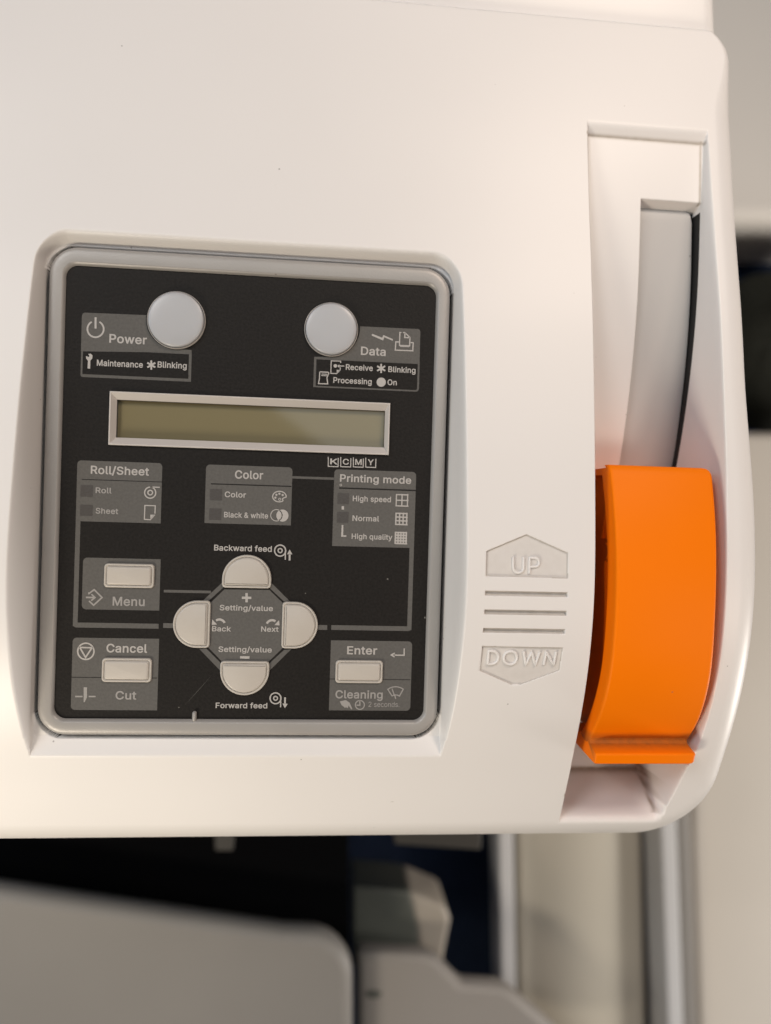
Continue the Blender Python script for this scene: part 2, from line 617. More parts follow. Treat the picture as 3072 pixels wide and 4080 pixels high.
# the cover behind the housing, a little lower and narrower
b = Mesh()
prof = []
for k in range(9):
    a = math.radians(90 * k / 8)
    prof.append((124.6 + 5.2 * math.sin(a), -5.2 + 5.2 * math.cos(a)))
prof = [(-210, 0.0), (0, 0.0), (110, 0.0)] + prof + [(129.8, -40.0), (-210, -40.0)]
rings = []
for (yy, dz) in ((138.2, -1.3), (138.45, -0.25), (139.0, 0.0), (165, -3.6), (200, -8.5), (260, -17.0), (330, -27.0)):
    rings.append([(p[0], yy, -10.9 + dz + p[1]) for p in prof])
b.rings([r[::-1] for r in rings], M_COVER, cap_last=True, cap_first=True)
b.build('rear_cover', printer, smooth=35)

# ------------------------------------------------------------------ control panel
b = Mesh()
o_out = rrect(-51.65, 51.22, -61.85, 62.32, 7.2, 12)
i_in = rrect(-47.45, 47.45, -57.65, 57.65, 3.0, 12)


def like(n_src, r0):
    return r0


outer = [(0.0, -20.0), (0.0, -0.35), (0.10, 0.15), (0.30, 0.55), (0.65, 0.86), (1.15, 1.02), (1.7, 1.08)]
rings = [lift(inset(o_out, dd), z) for dd, z in outer]
mid = rrect(-48.35, 48.35, -58.55, 58.55, 3.7, 12)
rings += [lift(mid, 1.10), lift(rrect(-48.1, 48.1, -58.3, 58.3, 3.5, 12), 1.04), lift(rrect(-47.5, 47.5, -57.7, 57.7, 3.02, 12), 0.30),
          lift(i_in, -0.3)]
b.rings(rings, M_BEZEL, cap_last=False)
panel = b.build('control_panel', printer, smooth=60)

b = Mesh()
b.poly(rrect(-47.6, 47.6, -57.8, 57.8, 3.0, 12), 0.0, M_BLACK)
sa, sb = Q(5, 1385, 622), Q(5, 1172, 858)
sn = np.array([-(sb - sa)[1], (sb - sa)[0]])
sn = sn / np.linalg.norm(sn) * 0.045
b.poly([sa, (sa + sb) / 2 + sn, sb, (sa + sb) / 2 - sn], 0.04, M_LED)
b.build('faceplate', panel)

# small moulded index nub on the lower edge of the frame
p0, p1 = Q(5, 1233, 897, 0.5), Q(5, 1263, 975, 0.5)
b = Mesh()
o = rrect(p0[0], p1[0], p1[1], p0[1], (p1[0] - p0[0]) * 0.48, 6)
b.rings([lift(o, -0.2), lift(o, 0.55), lift(inset(o, 0.18), 0.85), lift(inset(o, 0.38), 1.0)], M_BEZEL)
b.build('index_nub', panel, smooth=True)

Z1, Z2, Z3 = 0.05, 0.085, 0.12          # printed layers above the film


# outlines of the sans-serif lettering, in thousandths of the type size: (advance, contours)
GLYPHS = {
    '&': (448, ['197,-7 173,-6 150,-2 129,4 110,12 93,22 78,34 65,47 54,62 45,78 39,96 35,114 34,133 35,149 37,163 42,177 47,189 55,201 63,213 73,224 85,235 140,279 216,335 237,352 255,375 262,405 261,417 258,427 253,437 245,445 237,452 226,457 215,460 201,461 168,453 145,431 142,424 139,416 137,408 137,399 137,389 139,380 142,372 145,363 169,327 204,284 438,0 364,0 171,231 121,293 111,306 102,319 94,331 87,344 82,357 78,370 76,384 75,398 76,415 79,430 84,445 91,458 99,470 109,481 121,491 134,499 149,505 165,510 182,513 200,513 218,513 235,510 251,505 266,499 279,491 290,482 300,471 308,459 315,447 320,433 323,419 324,404 323,393 322,382 319,372 315,362 310,352 305,342 299,333 291,325 256,293 154,217 140,206 128,195 118,185 110,174 104,164 100,154 98,143 97,131 98,119 100,108 104,97 109,87 116,78 124,70 133,63 143,57 154,53 166,49 179,47 193,46 208,47 223,50 237,54 251,59 265,66 278,75 290,84 301,95 312,108 321,121 329,136 336,151 342,168 346,186 348,205 349,224 408,224 407,201 405,180 401,161 397,144 391,128 385,115 378,103 371,92 345,62 333,47 320,34 305,23 289,14 271,7 252,1 234,-3 215,-6']),
    '.': (188, ['95,-4 86,-4 78,-1 70,3 63,9 57,16 53,24 50,32 50,41 50,50 53,59 57,66 63,73 70,79 78,83 86,86 95,87 104,86 113,83 121,79 128,73 134,66 138,59 140,50 141,41 140,32 138,24 134,16 128,9 121,3 113,-1 104,-4']),
    '/': (249, ['235,533 71,-76 14,-76 178,533']),
    '2': (453, ['64,0 64,47 234,229 282,282 291,294 299,305 305,316 311,327 315,337 318,348 320,360 320,371 319,385 317,397 313,408 308,419 301,428 293,436 283,443 273,449 262,454 250,457 237,459 224,460 209,459 196,457 184,453 172,447 162,441 153,433 145,424 139,413 134,402 130,390 128,376 127,362 66,362 67,384 71,405 77,424 86,442 98,459 111,473 126,486 143,496 162,505 182,511 203,514 225,516 247,514 268,511 288,505 306,497 323,486 337,474 350,461 361,445 370,428 376,411 380,392 381,372 380,358 378,345 375,331 371,318 365,304 357,290 347,275 336,259 322,241 306,223 288,202 267,180 153,60 153,57 389,57 389,0']),
    'B': (456, ['60,0 60,509 241,509 266,508 289,504 310,499 329,491 345,481 359,469 371,456 381,442 388,426 394,410 397,392 398,374 397,358 395,344 392,331 387,320 380,310 373,301 365,293 356,286 347,280 336,275 326,270 315,267 315,262 327,261 339,257 351,252 363,245 374,237 385,227 394,216 402,203 409,189 414,173 417,155 418,136 417,117 413,100 408,83 400,67 390,52 377,39 362,28 344,18 324,10 301,4 275,1 247,0', '125,57 245,57 272,58 296,63 315,70 330,80 341,92 349,105 354,120 355,137 355,149 352,161 348,173 342,184 335,194 327,203 317,211 306,218 293,224 279,228 264,230 248,231 125,231', '125,285 238,285 252,286 265,288 277,291 288,296 299,302 308,309 316,317 323,326 329,337 333,348 335,359 336,372 334,388 330,403 323,417 313,429 299,439 283,446 263,450 240,452 125,452']),
    'C': (510, ['267,-7 235,-5 205,1 177,11 150,25 126,42 104,63 86,88 70,115 57,146 48,179 42,215 40,254 42,293 48,329 57,362 70,393 86,421 104,445 126,466 150,484 177,498 205,508 235,514 267,516 286,515 305,513 323,509 340,504 357,498 373,490 388,481 402,471 415,460 427,447 438,433 448,418 456,402 463,385 469,367 473,348 408,348 405,361 401,373 395,384 389,395 382,404 375,413 366,421 357,428 348,435 337,440 327,445 315,449 304,452 292,454 280,455 267,456 245,454 223,450 203,443 184,432 166,419 150,403 137,385 125,364 116,340 109,314 105,285 103,254 105,223 109,194 116,168 125,145 137,123 151,105 166,89 184,76 203,66 223,59 245,54 267,53 280,53 292,55 304,57 315,60 327,64 337,69 348,74 357,81 366,88 375,96 382,105 389,114 395,125 401,136 405,148 408,160 473,160 469,142 463,124 457,107 448,91 438,76 428,62 416,49 402,38 388,28 373,19 357,11 341,5 323,0 305,-4 286,-6']),
    'D': (502, ['219,0 96,0 96,57 215,57 244,58 272,63 296,70 318,81 337,94 354,110 368,128 379,149 388,172 394,198 398,226 399,255 398,285 394,312 388,337 379,361 368,381 354,399 338,415 320,428 299,438 275,446 249,450 221,452 93,452 93,509 225,509 261,507 294,501 325,492 353,478 377,461 399,441 418,418 433,391 446,361 455,329 460,293 462,255 460,217 455,181 446,149 433,119 417,92 398,68 376,48 351,31 322,17 291,8 256,2', '125,509 125,0 60,0 60,509']),
    'E': (419, ['60,0 60,509 372,509 372,452 125,452 125,286 355,286 355,229 125,229 125,57 375,57 375,0']),
    'F': (410, ['60,0 60,509 369,509 369,452 125,452 125,278 346,278 346,221 125,221 125,0']),
    'H': (517, ['60,0 60,509 125,509 125,289 392,289 392,509 457,509 457,0 392,0 392,232 125,232 125,0']),
    'K': (467, ['104,145 104,216 139,261 174,303 212,344 364,509 448,509 231,276 228,276', '60,0 60,509 125,509 125,334 124,225 125,193 125,0', '372,0 188,259 228,309 449,0']),
    'M': (628, ['60,0 60,509 152,509 277,187 287,159 299,123 311,84 322,49 307,49 318,83 330,121 342,158 352,187 476,509 568,509 568,0 504,0 504,291 504,327 505,369 506,413 507,457 513,457 498,409 482,363 467,322 456,291 342,0 286,0 170,291 159,321 145,361 129,408 112,457 119,457 120,416 121,372 122,328 122,291 122,0']),
    'N': (523, ['60,0 60,509 136,509 343,183 363,151 388,107 414,55 405,54 401,108 399,157 399,195 399,509 463,509 463,0 387,0 202,290 177,331 148,381 108,452 119,454 122,384 124,328 125,291 125,0']),
    'O': (533, ['267,-7 235,-5 205,1 177,11 150,25 126,42 105,63 86,88 70,115 57,146 48,179 42,215 40,254 42,293 48,329 57,362 70,393 86,421 105,445 126,466 150,484 177,498 205,508 235,514 267,516 299,514 329,508 357,498 384,484 408,466 429,445 448,421 464,393 477,362 486,329 491,293 493,254 491,215 486,179 477,146 464,115 448,88 429,63 408,42 384,25 357,11 329,1 299,-5', '267,53 289,54 310,59 330,66 349,76 367,89 383,105 396,123 408,144 418,168 425,194 429,223 430,254 429,286 425,314 418,341 408,365 396,386 383,404 367,420 349,433 330,443 310,450 289,454 267,456 245,454 223,450 203,443 184,433 167,420 151,404 137,385 125,364 116,340 109,314 105,285 103,254 105,223 109,194 116,168 125,144 137,123 151,105 167,89 184,76 203,66 223,59 245,54']),
    'P': (445, ['60,0 60,509 235,509 263,507 289,503 312,497 332,487 350,476 366,462 379,447 390,430 398,411 404,391 407,370 409,348 407,325 404,304 398,284 390,265 379,248 366,233 350,219 332,207 312,198 289,191 263,187 235,186 109,186 109,242 233,242 252,243 269,246 284,250 297,256 308,264 318,272 327,282 333,294 338,306 342,319 344,333 344,348 344,362 342,376 338,389 333,402 326,413 318,423 308,431 297,439 284,444 268,449 251,451 232,452 125,452 125,0']),
    'R': (449, ['60,0 60,509 236,509 264,507 290,504 313,497 333,489 351,478 367,465 380,450 390,433 399,415 405,395 408,374 409,352 408,330 405,309 399,290 390,271 380,255 367,240 351,228 333,217 312,209 289,203 264,199 236,198 96,198 96,255 234,255 252,256 269,258 284,262 298,267 309,273 319,281 327,290 334,300 339,312 342,324 344,338 345,352 344,367 342,380 339,393 334,405 327,415 319,425 309,433 298,440 284,445 269,449 252,451 233,452 125,452 125,0', '353,0 230,229 303,229 428,0']),
    'S': (447, ['224,-9 197,-8 172,-4 149,1 128,9 108,19 91,31 76,45 64,60 54,77 46,96 41,115 38,137 104,137 107,123 110,110 116,98 123,88 132,79 142,71 154,64 166,59 180,55 194,52 209,50 224,49 241,50 257,52 272,55 286,60 299,66 311,74 321,82 329,92 336,102 341,114 345,126 346,139 345,151 342,161 338,171 332,179 325,186 316,193 307,199 296,205 245,222 184,239 154,249 128,260 105,274 86,289 71,307 60,326 54,348 52,372 53,393 58,413 65,431 75,448 87,463 102,476 119,488 138,498 158,506 180,511 203,514 227,516 252,514 275,511 296,505 316,498 334,488 351,476 365,463 377,449 387,433 394,415 399,397 401,378 337,378 334,396 326,412 316,426 302,437 286,447 267,453 247,457 225,459 209,458 194,456 180,452 167,448 156,442 145,435 136,427 129,418 123,409 118,398 116,387 115,376 116,363 119,352 124,342 131,334 139,326 148,319 158,313 169,308 212,293 264,279 312,264 324,258 336,252 347,245 359,238 369,229 379,220 387,209 395,198 401,185 405,171 407,155 408,139 407,118 403,99 396,81 386,64 374,48 360,34 343,21 323,11 302,2 278,-4 252,-8']),
    'Y': (472, ['203,0 203,208 16,509 91,509 192,344 222,292 250,230 224,230 251,293 280,344 381,509 455,509 268,208 268,0']),
    'a': (389, ['160,-9 142,-8 126,-5 110,-1 94,5 80,12 68,22 57,32 48,45 40,58 35,73 31,90 30,108 31,123 34,138 38,150 43,161 50,171 58,179 67,187 78,193 89,199 100,203 112,207 125,211 178,220 234,227 265,235 276,255 276,257 275,268 273,279 271,288 267,297 262,304 256,311 248,317 240,322 230,326 220,329 208,330 196,331 183,330 171,329 159,326 149,322 118,301 100,274 41,291 48,308 57,322 67,335 79,346 91,355 104,364 118,370 133,375 148,379 163,382 179,384 194,384 239,379 251,376 263,372 275,367 286,360 296,353 306,343 315,333 322,320 329,306 333,290 336,272 337,251 337,0 277,0 277,52 272,52 252,25 244,18 236,12 226,6 215,1 203,-3 190,-6 176,-8', '170,45 187,46 202,49 216,53 228,59 239,66 248,74 257,83 263,93 269,104 272,115 275,126 276,138 276,190 259,182 231,176 200,171 175,168 134,159 125,155 117,150 110,145 103,139 98,132 95,124 93,115 92,105 92,95 94,87 98,79 102,72 107,66 114,61 121,56 130,52 139,49 149,47 159,46']),
    'c': (396, ['207,-8 182,-7 159,-2 137,6 117,16 98,30 82,46 68,64 56,85 46,108 40,133 36,159 34,187 36,216 40,243 46,268 56,291 68,312 82,330 98,346 117,360 137,371 159,378 182,383 207,384 221,384 234,383 247,380 260,377 272,373 284,368 295,362 305,356 315,349 324,341 332,332 340,322 347,312 353,301 358,289 362,277 303,262 290,289 270,311 242,325 207,330 189,329 173,325 158,319 145,310 134,300 124,287 115,274 108,258 103,242 99,224 97,206 96,187 97,169 99,151 103,134 108,117 115,102 124,89 134,76 145,66 158,57 173,51 189,48 207,46 243,52 271,66 292,89 304,117 363,102 359,90 354,78 348,67 341,56 334,46 325,37 316,29 306,21 296,15 285,9 273,4 261,-1 248,-4 235,-6 221,-8']),
    'd': (424, ['195,-8 172,-7 151,-2 130,5 111,16 94,29 79,45 66,64 55,84 46,108 39,133 35,160 34,189 35,218 39,245 46,270 55,293 66,313 79,332 95,347 112,361 131,371 151,378 173,383 196,384 213,384 228,381 241,378 253,373 263,367 272,360 280,353 287,346 306,319 311,319 311,509 372,509 372,0 313,0 313,59 307,59 287,31 280,24 272,17 263,10 252,4 241,-1 227,-5 212,-7', '205,47 221,48 236,51 250,57 263,65 274,75 284,86 293,100 299,115 305,132 309,150 311,169 312,189 311,210 309,229 305,247 300,263 293,278 284,291 275,302 263,312 251,320 237,325 221,329 205,330 187,329 172,325 157,319 145,311 133,301 124,290 115,276 108,261 103,245 99,227 97,209 96,189 97,170 99,151 103,133 109,117 115,101 124,88 134,76 145,66 158,57 172,51 188,48']),
    'e': (404, ['212,-8 185,-7 161,-2 138,6 117,16 98,30 82,46 68,64 56,85 46,108 40,132 35,159 34,187 35,215 39,242 46,267 55,290 67,311 81,329 97,346 115,359 135,370 157,378 180,383 205,384 221,384 236,382 251,379 266,374 280,368 294,361 307,351 319,341 331,329 341,315 350,299 357,282 363,263 368,242 370,219 371,194 371,169 75,169 75,221 338,221 310,202 309,220 307,237 303,254 298,269 291,282 283,294 273,305 263,314 250,321 237,326 222,329 205,330 189,329 173,326 159,321 146,313 135,304 125,294 116,282 109,270 103,256 99,241 97,226 96,211 96,178 97,157 100,139 104,122 110,106 118,92 128,80 139,70 151,61 165,55 179,50 195,47 212,46 224,47 234,48 244,50 254,53 263,56 271,61 278,66 285,73 292,80 297,88 302,96 306,105 365,91 360,77 353,63 345,51 335,39 324,29 311,19 298,11 283,4 266,-1 249,-5 231,-7']),
    'f': (254, ['228,379 228,327 6,327 6,379', '81,0 81,432 82,447 84,461 89,474 96,486 104,496 113,505 124,513 135,519 148,524 161,527 174,529 187,530 222,527 243,521 227,468 215,472 195,474 182,473 171,470 162,466 154,460 149,452 145,443 142,431 142,419 142,0']),
    'g': (425, ['207,-151 187,-150 168,-148 150,-144 134,-140 119,-134 105,-127 93,-119 82,-110 73,-101 64,-91 57,-80 51,-69 101,-41 122,-66 128,-72 136,-78 145,-83 154,-88 165,-92 178,-95 192,-97 207,-97 229,-96 249,-92 267,-85 282,-75 295,-62 304,-47 310,-28 311,-6 311,68 306,68 287,41 280,34 272,28 263,21 252,16 241,11 227,8 212,5 195,5 173,6 152,10 132,17 113,27 95,39 80,53 67,71 55,90 46,112 39,136 35,163 34,191 35,220 39,246 46,271 55,293 66,314 80,332 95,347 112,361 131,371 152,378 173,383 196,384 213,384 228,382 242,378 253,373 264,367 273,360 281,353 288,346 308,319 313,319 313,379 372,379 372,-9 371,-32 367,-54 360,-73 350,-90 338,-104 324,-117 308,-127 291,-136 271,-142 251,-147 229,-150', '205,59 222,60 237,63 251,68 264,75 275,84 285,95 293,107 300,121 305,137 309,154 312,172 312,193 312,212 309,231 305,248 300,264 293,278 285,291 275,303 264,312 251,320 237,325 222,329 205,330 188,329 172,325 158,320 145,312 134,302 124,290 115,277 109,262 103,246 99,229 97,212 96,193 97,173 99,155 103,138 109,123 116,108 124,96 134,85 145,76 158,68 172,63 188,60']),
    'h': (410, ['114,227 114,0 53,0 53,509 114,509 114,287 102,287 112,312 124,332 137,349 152,362 169,372 187,379 207,383 227,384 246,383 264,380 280,376 295,369 309,360 321,349 332,336 341,321 348,304 353,285 356,264 357,240 357,0 296,0 296,235 295,256 290,275 283,291 273,304 260,315 246,323 229,328 210,329 197,328 184,326 172,322 161,317 150,311 141,303 133,293 126,283 121,271 117,257 114,243']),
    'i': (167, ['53,0 53,379 114,379 114,0', '84,443 75,444 67,446 60,449 54,455 48,461 44,468 42,475 41,483 42,491 44,499 48,506 54,512 60,517 67,521 75,523 84,524 92,523 100,521 107,517 114,512 119,506 123,499 126,491 126,483 126,475 123,468 119,461 114,455 107,449 100,446 92,444']),
    'k': (381, ['110,137 110,212 121,212 284,379 360,379 184,199 177,199', '53,0 53,509 114,509 114,0', '294,0 148,186 191,229 372,0']),
    'l': (189, ['139,-2 119,-1 101,3 86,10 74,20 65,33 58,47 54,65 53,84 53,509 114,509 114,99 114,87 115,77 117,68 120,62 124,58 130,54 137,53 146,52 160,53 170,54 181,3 162,-1']),
    'm': (610, ['53,0 53,379 112,379 112,295 108,295 112,310 118,323 125,335 132,346 141,355 151,363 161,370 172,376 183,380 195,384 207,386 219,386 239,385 257,380 273,372 287,361 299,347 309,331 316,314 321,295 312,295 317,308 322,321 329,332 337,343 347,353 357,361 368,369 381,375 394,380 407,383 422,385 437,386 453,385 468,383 483,378 497,372 510,364 522,354 532,342 541,328 548,313 553,296 556,276 557,255 557,0 496,0 496,254 494,273 490,289 483,302 473,313 460,321 447,326 433,329 419,330 406,330 395,328 384,324 374,320 365,314 358,307 351,299 345,290 341,280 338,270 336,259 335,247 335,0 274,0 274,260 273,275 269,288 262,301 253,311 242,320 229,326 215,329 199,330 188,330 178,328 168,325 158,320 148,314 140,307 132,299 126,289 121,278 117,266 114,253 114,238 114,0']),
    'n': (410, ['114,227 114,0 53,0 53,379 112,379 112,287 102,287 112,312 124,332 137,349 152,362 169,372 187,379 207,383 227,384 246,383 264,380 280,376 295,369 309,360 321,349 332,336 341,321 348,304 353,285 356,264 357,240 357,0 296,0 296,235 295,256 290,275 283,291 273,304 260,315 246,323 229,328 210,329 197,328 184,326 172,322 161,317 150,311 141,303 133,293 126,283 121,271 117,257 114,243']),
    'o': (415, ['207,-8 182,-7 159,-2 137,6 117,16 98,30 82,46 68,64 56,85 46,108 40,133 36,159 34,187 36,216 40,243 46,268 56,291 68,312 82,330 98,346 117,360 137,371 159,378 182,383 207,384 233,383 256,378 278,371 299,360 317,346 333,330 347,312 359,291 369,268 376,243 380,216 381,187 380,159 376,133 369,108 359,85 347,64 333,46 317,30 299,16 278,6 256,-2 233,-7', '207,46 226,48 242,51 257,57 270,66 282,76 292,89 300,102 307,117 312,134 316,151 318,169 319,187 318,206 316,224 312,242 307,258 300,274 292,287 282,300 270,310 257,319 242,325 226,329 207,330 189,329 173,325 158,319 145,310 134,300 124,287 115,274 108,258 103,242 99,224 97,206 96,187 97,169 99,151 103,134 108,117 115,102 124,89 134,76 145,66 158,57 173,51 189,48']),
    'p': (424, ['53,-143 53,379 112,379 112,319 118,319 137,346 144,353 152,360 161,367 171,373 183,378 197,381 212,384 229,384 252,383 274,378 294,371 313,361 330,347 345,332 359,313 370,293 379,270 385,245 389,218 390,189 389,160 385,133 379,108 370,84 359,64 346,45 330,29 313,16 294,5 274,-2 252,-7 229,-8 213,-7 198,-5 184,-1 173,4 162,10 153,17 145,24 138,31 118,59 114,59 114,-143', '220,47 237,48 253,51 267,57 279,66 291,76 301,88 309,101 316,117 321,133 325,151 327,170 328,189 327,209 325,227 321,245 316,261 309,276 301,290 291,301 280,311 267,319 253,325 237,329 220,330 203,329 188,325 174,320 161,312 150,302 140,291 132,278 125,263 120,247 116,229 113,210 113,189 113,169 116,150 120,132 125,115 132,100 140,86 150,75 162,65 174,57 188,51 204,48']),
    'q': (424, ['372,-143 311,-143 311,59 306,59 287,31 280,24 272,17 263,10 252,4 241,-1 227,-5 212,-7 195,-8 172,-7 151,-2 130,5 111,16 94,29 79,45 66,64 55,84 46,108 39,133 35,160 34,189 35,218 39,245 46,270 55,293 66,313 79,332 95,347 112,361 131,371 151,378 173,383 196,384 213,384 228,381 241,378 253,373 263,367 272,360 280,353 287,346 307,319 313,319 313,379 372,379', '205,47 221,48 236,51 250,57 263,65 274,75 284,86 293,100 299,115 305,132 309,150 311,169 312,189 311,210 309,229 305,247 300,263 293,278 284,291 275,302 263,312 251,320 237,325 221,329 205,330 187,329 172,325 157,319 145,311 133,301 124,290 115,276 108,261 103,245 99,227 97,209 96,189 97,170 99,151 103,133 109,117 115,101 124,88 134,76 145,66 158,57 172,51 188,48']),
    'r': (259, ['53,0 53,379 112,379 112,321 115,321 122,335 130,347 140,358 152,367 166,375 181,380 196,384 213,385 229,384 243,384 243,322 230,324 207,326 194,325 182,323 170,319 159,315 149,309 140,301 132,293 126,284 121,273 117,262 114,250 114,237 114,0']),
    's': (365, ['182,-8 163,-7 145,-5 128,-2 112,3 98,10 84,18 72,27 62,38 53,50 45,63 40,78 36,94 94,107 99,92 105,79 114,69 124,60 136,54 150,49 165,46 181,45 200,46 217,50 232,55 244,62 255,71 262,81 267,91 268,103 267,112 265,121 260,129 254,136 246,142 237,147 225,151 212,155 149,170 125,177 104,186 87,196 72,208 61,222 53,237 48,255 47,274 48,290 51,305 57,319 65,332 75,343 87,354 100,363 115,370 131,377 149,381 167,384 187,384 206,384 223,381 239,378 254,372 267,366 279,358 290,349 299,339 307,328 314,316 319,303 324,290 268,277 264,288 258,298 251,307 243,316 232,323 219,328 205,331 187,333 171,332 156,329 143,324 131,317 121,308 114,299 110,289 109,277 110,267 112,258 117,250 124,243 133,237 144,232 157,227 172,223 229,209 254,202 275,194 292,183 306,171 317,158 325,142 330,125 331,107 330,90 326,75 321,61 312,47 302,35 290,24 276,15 260,6 242,0 223,-5 203,-7']),
    't': (227, ['204,379 204,327 6,327 6,379', '65,471 126,471 126,98 127,86 128,76 132,68 136,61 142,56 150,53 159,51 170,50 185,51 202,54 213,2 192,-3 168,-4 145,-3 125,2 107,10 92,21 80,35 72,52 67,71 65,93']),
    'u': (410, ['182,-5 164,-4 146,-1 130,4 115,11 101,20 89,31 78,44 69,59 62,76 57,95 54,116 53,139 53,379 114,379 114,144 115,123 119,105 127,89 137,75 150,64 164,56 181,52 200,50 213,51 226,53 238,57 249,62 259,69 268,77 276,86 283,97 289,109 293,122 295,137 296,153 296,379 357,379 357,0 298,0 298,92 307,92 297,67 286,47 272,30 257,17 240,7 222,0 203,-4']),
    'v': (389, ['163,0 17,379 84,379 165,155 187,87 206,21 184,21 203,87 224,155 305,379 371,379 226,0']),
    'w': (567, ['138,0 23,379 87,379 133,214 154,137 175,41 165,41 186,135 206,214 252,379 316,379 362,214 382,136 402,41 391,41 413,135 434,214 480,379 545,379 429,0 368,0 319,172 305,225 291,280 277,338 291,338 277,280 263,225 248,172 199,0']),
    'x': (379, ['21,0 171,218 171,171 29,379 100,379 147,306 179,253 207,206 175,206 202,253 233,306 282,379 352,379 209,169 209,214 358,0 287,0 231,85 200,136 173,182 205,182 178,136 148,85 91,0']),
    'y': (389, ['47,-139 61,-86 71,-87 104,-89 111,-87 118,-84 124,-80 130,-74 136,-67 141,-58 146,-48 151,-36 163,-1 17,379 84,379 165,155 187,87 206,21 184,21 202,87 224,155 305,379 371,379 204,-58 198,-72 191,-85 184,-97 177,-107 168,-116 159,-124 150,-130 139,-136 128,-140 117,-143 104,-145 91,-145 65,-143']),
}


_glyph = {}


def glyph_mesh(ch, bold):
    """filled letter: contours may overlap, so keep every cell whose winding number is not zero"""
    if (ch, bold) not in _glyph:
        adv, cs = GLYPHS[ch]
        co, ed, cont = [], [], []
        for c in cs:
            q = inset([tuple(int(n) for n in p.split(',')) for p in c.split()], bold * 1000) / 1000.0
            n0 = len(co)
            co += [Vector((p[0], p[1])) for p in q]
            ed += [(n0 + i, n0 + (i + 1) % len(q)) for i in range(len(q))]
            cont.append(np.array(q))
        v, _e, f, *_r = delaunay_2d_cdt(co, ed, [], 0, 1e-6)
        keep = []
        for t in f:
            cx_ = sum(v[i][0] for i in t) / len(t)
            cy_ = sum(v[i][1] for i in t) / len(t)
            w = 0
            for q in cont:
                a, b_ = q, np.roll(q, -1, 0)
                side = (b_[:, 0] - a[:, 0]) * (cy_ - a[:, 1]) - (cx_ - a[:, 0]) * (b_[:, 1] - a[:, 1])
                w += int(np.sum((a[:, 1] <= cy_) & (b_[:, 1] > cy_) & (side > 0))) - int(np.sum((a[:, 1] > cy_) & (b_[:, 1] <= cy_) & (side < 0)))
            if w != 0:
                keep.append(tuple(t))
        _glyph[(ch, bold)] = (np.array([(p[0], p[1], 0.0) for p in v]), keep, adv / 1000)
    return _glyph[(ch, bold)]


def text_mesh(body, bold=0.0):
    pen, V, F = 0.0, [], []
    for ch in body:
        if ch == ' ':
            pen += 0.21
            continue
        v, f, adv = glyph_mesh(ch, bold)
        n0 = len(V)
        V += [(p[0] + pen, p[1], p[2]) for p in v]
        F += [tuple(n0 + i for i in q) for q in f]
        pen += adv + bold * 0.9
    return np.array(V), F


_cap = {}


def cap_of(bold):
    if bold not in _cap:
        v, _ = text_mesh('H', bold)
        _cap[bold] = v[:, 1].max() - v[:, 1].min()
    return _cap[bold]


def word(ms, zone, s, x0, x1, base_y, cap, mt=None, bold=0.017, z=Z3, x1zone=None):
    v, f = text_mesh(s, bold)
    a = Q(zone, x0, base_y)
    e = Q(x1zone or zone, x1, base_y)
    w = e[0] - a[0]
    h = cap / ZONE[zone][2] / 15.45
    vx = (v[:, 0] - v[:, 0].min()) / (v[:, 0].max() - v[:, 0].min()) * w + a[0]
    vy = (v[:, 1] + bold) * (h / cap_of(bold)) + a[1]
    ms.add(np.c_[vx, vy, z + v[:, 2]], f, mt or M_TEXT)


def rect(ms, zone, x0, y0, x1, y1, mt=None, z=Z1, rs=None, zone1=None):
    a, e = Q(zone, x0, y0), Q(zone1 or zone, x1, y1)
    xa, xb, ya, yb = min(a[0], e[0]), max(a[0], e[0]), min(a[1], e[1]), max(a[1], e[1])
    if rs:
        ms.poly(rrect(xa, xb, ya, yb, 0, 5, rs), z, mt or M_PATCH)
    else:
        ms.poly([(xa, ya), (xb, ya), (xb, yb), (xa, yb)], z, mt or M_PATCH)


def shape(ms, zone, pts, mt=None, z=Z3):
    ms.poly([Q(zone, *p) for p in pts], z, mt or M_TEXT)


def stroke(ms, zone, pts, w, mt=None, z=Z3, closed=False):
    """a line of even width through the points, mitred"""
    P = np.array([Q(zone, *p) for p in pts])
    w = w / ZONE[zone][2] / 15.45 / 2
    n = len(P)
    L, R_ = [], []
    for i in range(n):
        a = P[i - 1] if (i > 0 or closed) else None
        c = P[(i + 1) % n] if (i < n - 1 or closed) else None
        d1 = (P[i] - a) / np.linalg.norm(P[i] - a) if a is not None else None
        d2 = (c - P[i]) / np.linalg.norm(c - P[i]) if c is not None else None
        d1 = d2 if d1 is None else d1
        d2 = d1 if d2 is None else d2
        n1, n2 = np.array([-d1[1], d1[0]]), np.array([-d2[1], d2[0]])
        s = n1 + n2
        k = max(s @ s, 0.4)
        o_ = 2 * s / k * w
        L.append(P[i] + o_)
        R_.append(P[i] - o_)
    vs = [(p[0], p[1], z) for p in L] + [(p[0], p[1], z) for p in R_]
    fs = []
    for i in range(n if closed else n - 1):
        j = (i + 1) % n
        fs.append((n + i, n + j, j, i))
    ms.add(vs, fs, mt or M_TEXT)


def ring(ms, zone, cx_, cy_, R_, w, mt=None, a0=0, a1=360, z=Z3):
    n = max(8, int(abs(a1 - a0) / 10))
    pts = [(cx_ + R_ * math.cos(math.radians(a0 + (a1 - a0) * i / n)), cy_ - R_ * math.sin(math.radians(a0 + (a1 - a0) * i / n)))
           for i in range(n if a1 - a0 == 360 else n + 1)]
    stroke(ms, zone, pts, w, mt, z, closed=(a1 - a0 == 360))


def disc(ms, zone, cx_, cy_, R_, mt=None, z=Z3, ry=None):
    shape(ms, zone, [(cx_ + R_ * math.cos(math.radians(a)), cy_ + (ry or R_) * math.sin(math.radians(a))) for a in range(0, 360, 12)], mt, z)


